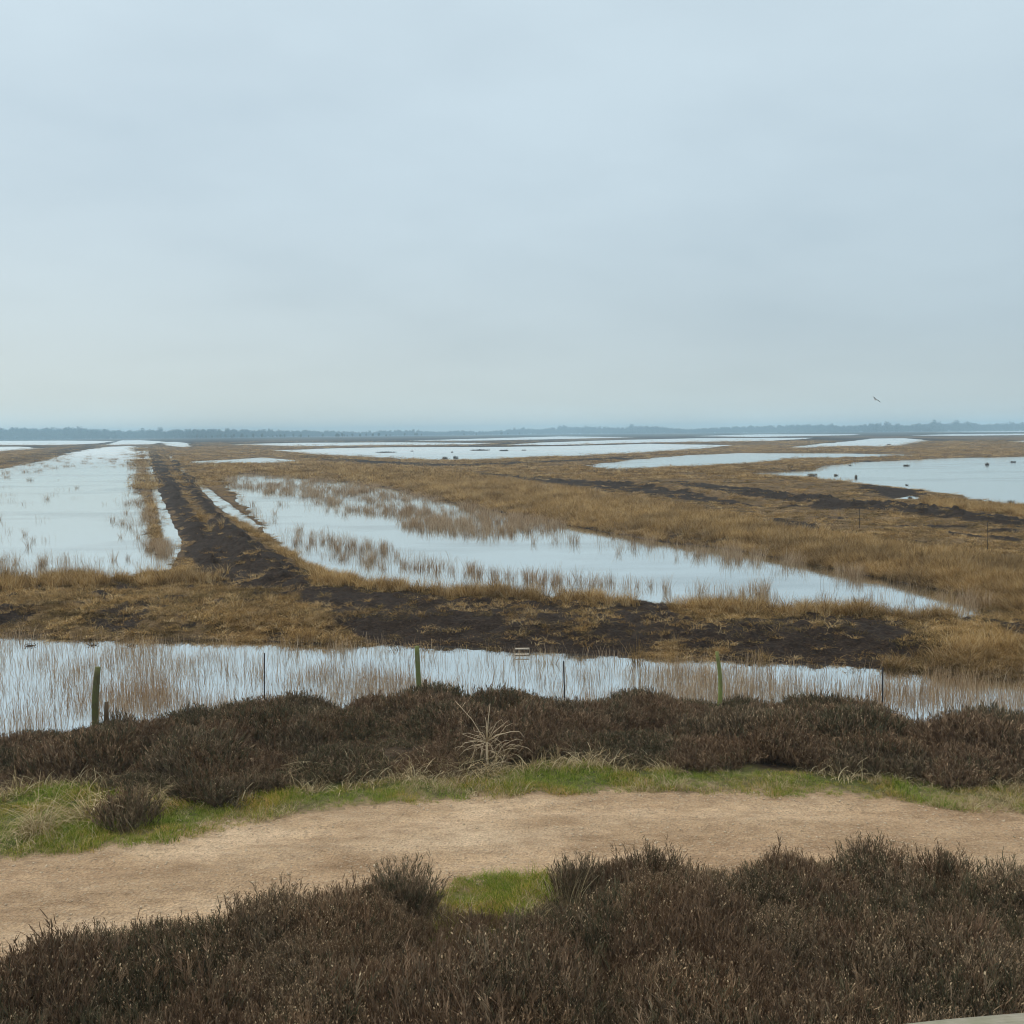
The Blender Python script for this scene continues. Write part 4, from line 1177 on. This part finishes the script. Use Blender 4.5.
for xx in (-1.2, 1.5):
    mb = MB(); hx = 0.045
    v = [(xx + sx * hx, -W_ / 2 + sy * hx, z) for z in (-5.6, -T_ - 0.001) for sx, sy in ((-1, -1), (1, -1), (1, 1), (-1, 1))]
    mb.add(v, [(0, 3, 2, 1), (4, 5, 6, 7), (0, 1, 5, 4), (1, 2, 6, 5), (2, 3, 7, 6), (3, 0, 4, 7)]); mb.build('post', [M_rail], root)
root.location = (p1[0], p1[1], zr); root.rotation_euler.z = math.atan2(dv[1], dv[0])
tag(root, 'weathered pale grey wooden handrail crossing the bottom right corner of the view', 'handrail')

# ------------------------------------------------------------------ haze: one even volume round everything
mh = bpy.data.materials.new('haze_air'); mh.use_nodes = True; nt = mh.node_tree; nt.nodes.clear()
ho = nt.nodes.new('ShaderNodeOutputMaterial'); pv = nt.nodes.new('ShaderNodeVolumePrincipled')
pv.inputs['Density'].default_value = 0.00036; pv.inputs['Color'].default_value = (0.55, 0.82, 1.0, 1); pv.inputs['Anisotropy'].default_value = 0.0
nt.links.new(pv.outputs[0], ho.inputs['Volume'])
mb = MB(); x0, x1, y0, y1, z0, z1 = -4900, 4900, -30, 4900, -2.0, 40
mb.add([(x, y, z) for z in (z0, z1) for x, y in ((x0, y0), (x1, y0), (x1, y1), (x0, y1))], [(0, 3, 2, 1), (4, 5, 6, 7), (0, 1, 5, 4), (1, 2, 6, 5), (2, 3, 7, 6), (3, 0, 4, 7)])
hz = mb.build('haze', [mh]); tag(hz, kind='stuff')

# ------------------------------------------------------------------ sky and sun
SUN_EL, SUN_AZ = R(42), R(-55)       # azimuth measured from +Y towards +X
w = bpy.data.worlds.new('World'); scene.world = w; w.use_nodes = True; nt = w.node_tree; nt.nodes.clear()
wo = nt.nodes.new('ShaderNodeOutputWorld'); bg = nt.nodes.new('ShaderNodeBackground'); bg.inputs['Strength'].default_value = 0.1
sky = nt.nodes.new('ShaderNodeTexSky'); sky.sky_type = 'NISHITA'; sky.sun_disc = False
sky.sun_elevation = SUN_EL; sky.sun_rotation = SUN_AZ; sky.air_density = 1.0; sky.dust_density = 2.0
tc = nt.nodes.new('ShaderNodeTexCoord'); sep = nt.nodes.new('ShaderNodeSeparateXYZ'); nt.links.new(tc.outputs['Generated'], sep.inputs[0])
zc = mth(nt, 'MAXIMUM', sep.outputs[2], 0.0)
den = mth(nt, 'ADD', zc, 0.22)
cv = nt.nodes.new('ShaderNodeCombineXYZ')
nt.links.new(mth(nt, 'DIVIDE', sep.outputs[0], den), cv.inputs[0]); nt.links.new(mth(nt, 'DIVIDE', sep.outputs[1], den), cv.inputs[1])
n1 = noise(nt, cv.outputs[0], 0.9, 3, 0.45, sx=1.0, sy=0.95); n2 = noise(nt, cv.outputs[0], 2.4, 4, 0.5, sx=0.95, sy=1.1)
cl = mth(nt, 'ADD', mth(nt, 'MULTIPLY', n1, 0.64), mth(nt, 'MULTIPLY', n2, 0.36))
cc = ramp(nt, cl, [(0.32, (0.52, 0.645, 0.73)), (0.45, (0.585, 0.71, 0.79)), (0.56, (0.625, 0.755, 0.835)), (0.68, (0.64, 0.775, 0.86))])
sd_ = nt.nodes.new('ShaderNodeVectorMath'); sd_.operation = 'DOT_PRODUCT'; nt.links.new(tc.outputs['Generated'], sd_.inputs[0]); sd_.inputs[1].default_value = (math.sin(SUN_AZ), math.cos(SUN_AZ), 0)
side = mth(nt, 'ADD', 0.06, mth(nt, 'MULTIPLY', sd_.outputs['Value'], 1.0), clamp=True)
hor = mix(nt, side, ramp(nt, zc, [(0.0, (0.56, 0.61, 0.575)), (0.10, (0.315, 0.40, 0.455)), (0.22, (0.38, 0.50, 0.58)), (0.36, (0.48, 0.61, 0.70))]), ramp(nt, zc, [(0.0, (0.72, 0.75, 0.66)), (0.08, (0.66, 0.71, 0.675)), (0.3, (0.58, 0.70, 0.78))]))
fh = ramp(nt, zc, [(0.0, (0.2,) * 3), (0.06, (0.38,) * 3), (0.2, (0.72,) * 3), (0.36, (1.0,) * 3)])
cc = mix(nt, fh, hor, cc)
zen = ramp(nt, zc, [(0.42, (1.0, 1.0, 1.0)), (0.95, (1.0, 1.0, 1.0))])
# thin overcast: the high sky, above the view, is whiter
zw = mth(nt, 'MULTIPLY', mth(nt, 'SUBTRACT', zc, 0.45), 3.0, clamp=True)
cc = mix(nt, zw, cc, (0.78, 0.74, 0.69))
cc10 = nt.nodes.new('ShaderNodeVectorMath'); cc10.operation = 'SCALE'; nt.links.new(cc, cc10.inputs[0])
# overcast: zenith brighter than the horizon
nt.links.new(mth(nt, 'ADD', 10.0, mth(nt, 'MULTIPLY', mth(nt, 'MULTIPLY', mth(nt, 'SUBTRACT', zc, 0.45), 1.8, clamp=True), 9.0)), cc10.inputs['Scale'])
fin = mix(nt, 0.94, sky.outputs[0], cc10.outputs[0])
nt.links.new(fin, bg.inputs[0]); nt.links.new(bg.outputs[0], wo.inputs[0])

sl = bpy.data.lights.new('sun', 'SUN'); sl.energy = 1.5; sl.angle = R(10); sl.color = (1.0, 0.93, 0.83)
so = bpy.data.objects.new('sun', sl); COL.objects.link(so)
sdir = Vector((math.sin(SUN_AZ) * math.cos(SUN_EL), math.cos(SUN_AZ) * math.cos(SUN_EL), math.sin(SUN_EL)))
so.rotation_euler = sdir.to_track_quat('Z', 'Y').to_euler(); so.location = (0, 0, 30)

vs_ = scene.view_settings
scene.display_settings.display_device = 'sRGB'
vs_.view_transform = 'Standard'; vs_.look = 'None'; vs_.exposure = 0.0; vs_.gamma = 1.0; vs_.use_curve_mapping = False
cy = scene.cycles
cy.max_bounces = 6; cy.diffuse_bounces = 2; cy.glossy_bounces = 3; cy.transmission_bounces = 3; cy.volume_bounces = 1; cy.transparent_max_bounces = 8
cy.pixel_filter_type = 'BLACKMAN_HARRIS'; cy.filter_width = 1.05
cy.use_adaptive_sampling = True; cy.adaptive_threshold = 0.02
cy.caustics_reflective = False; cy.caustics_refractive = False
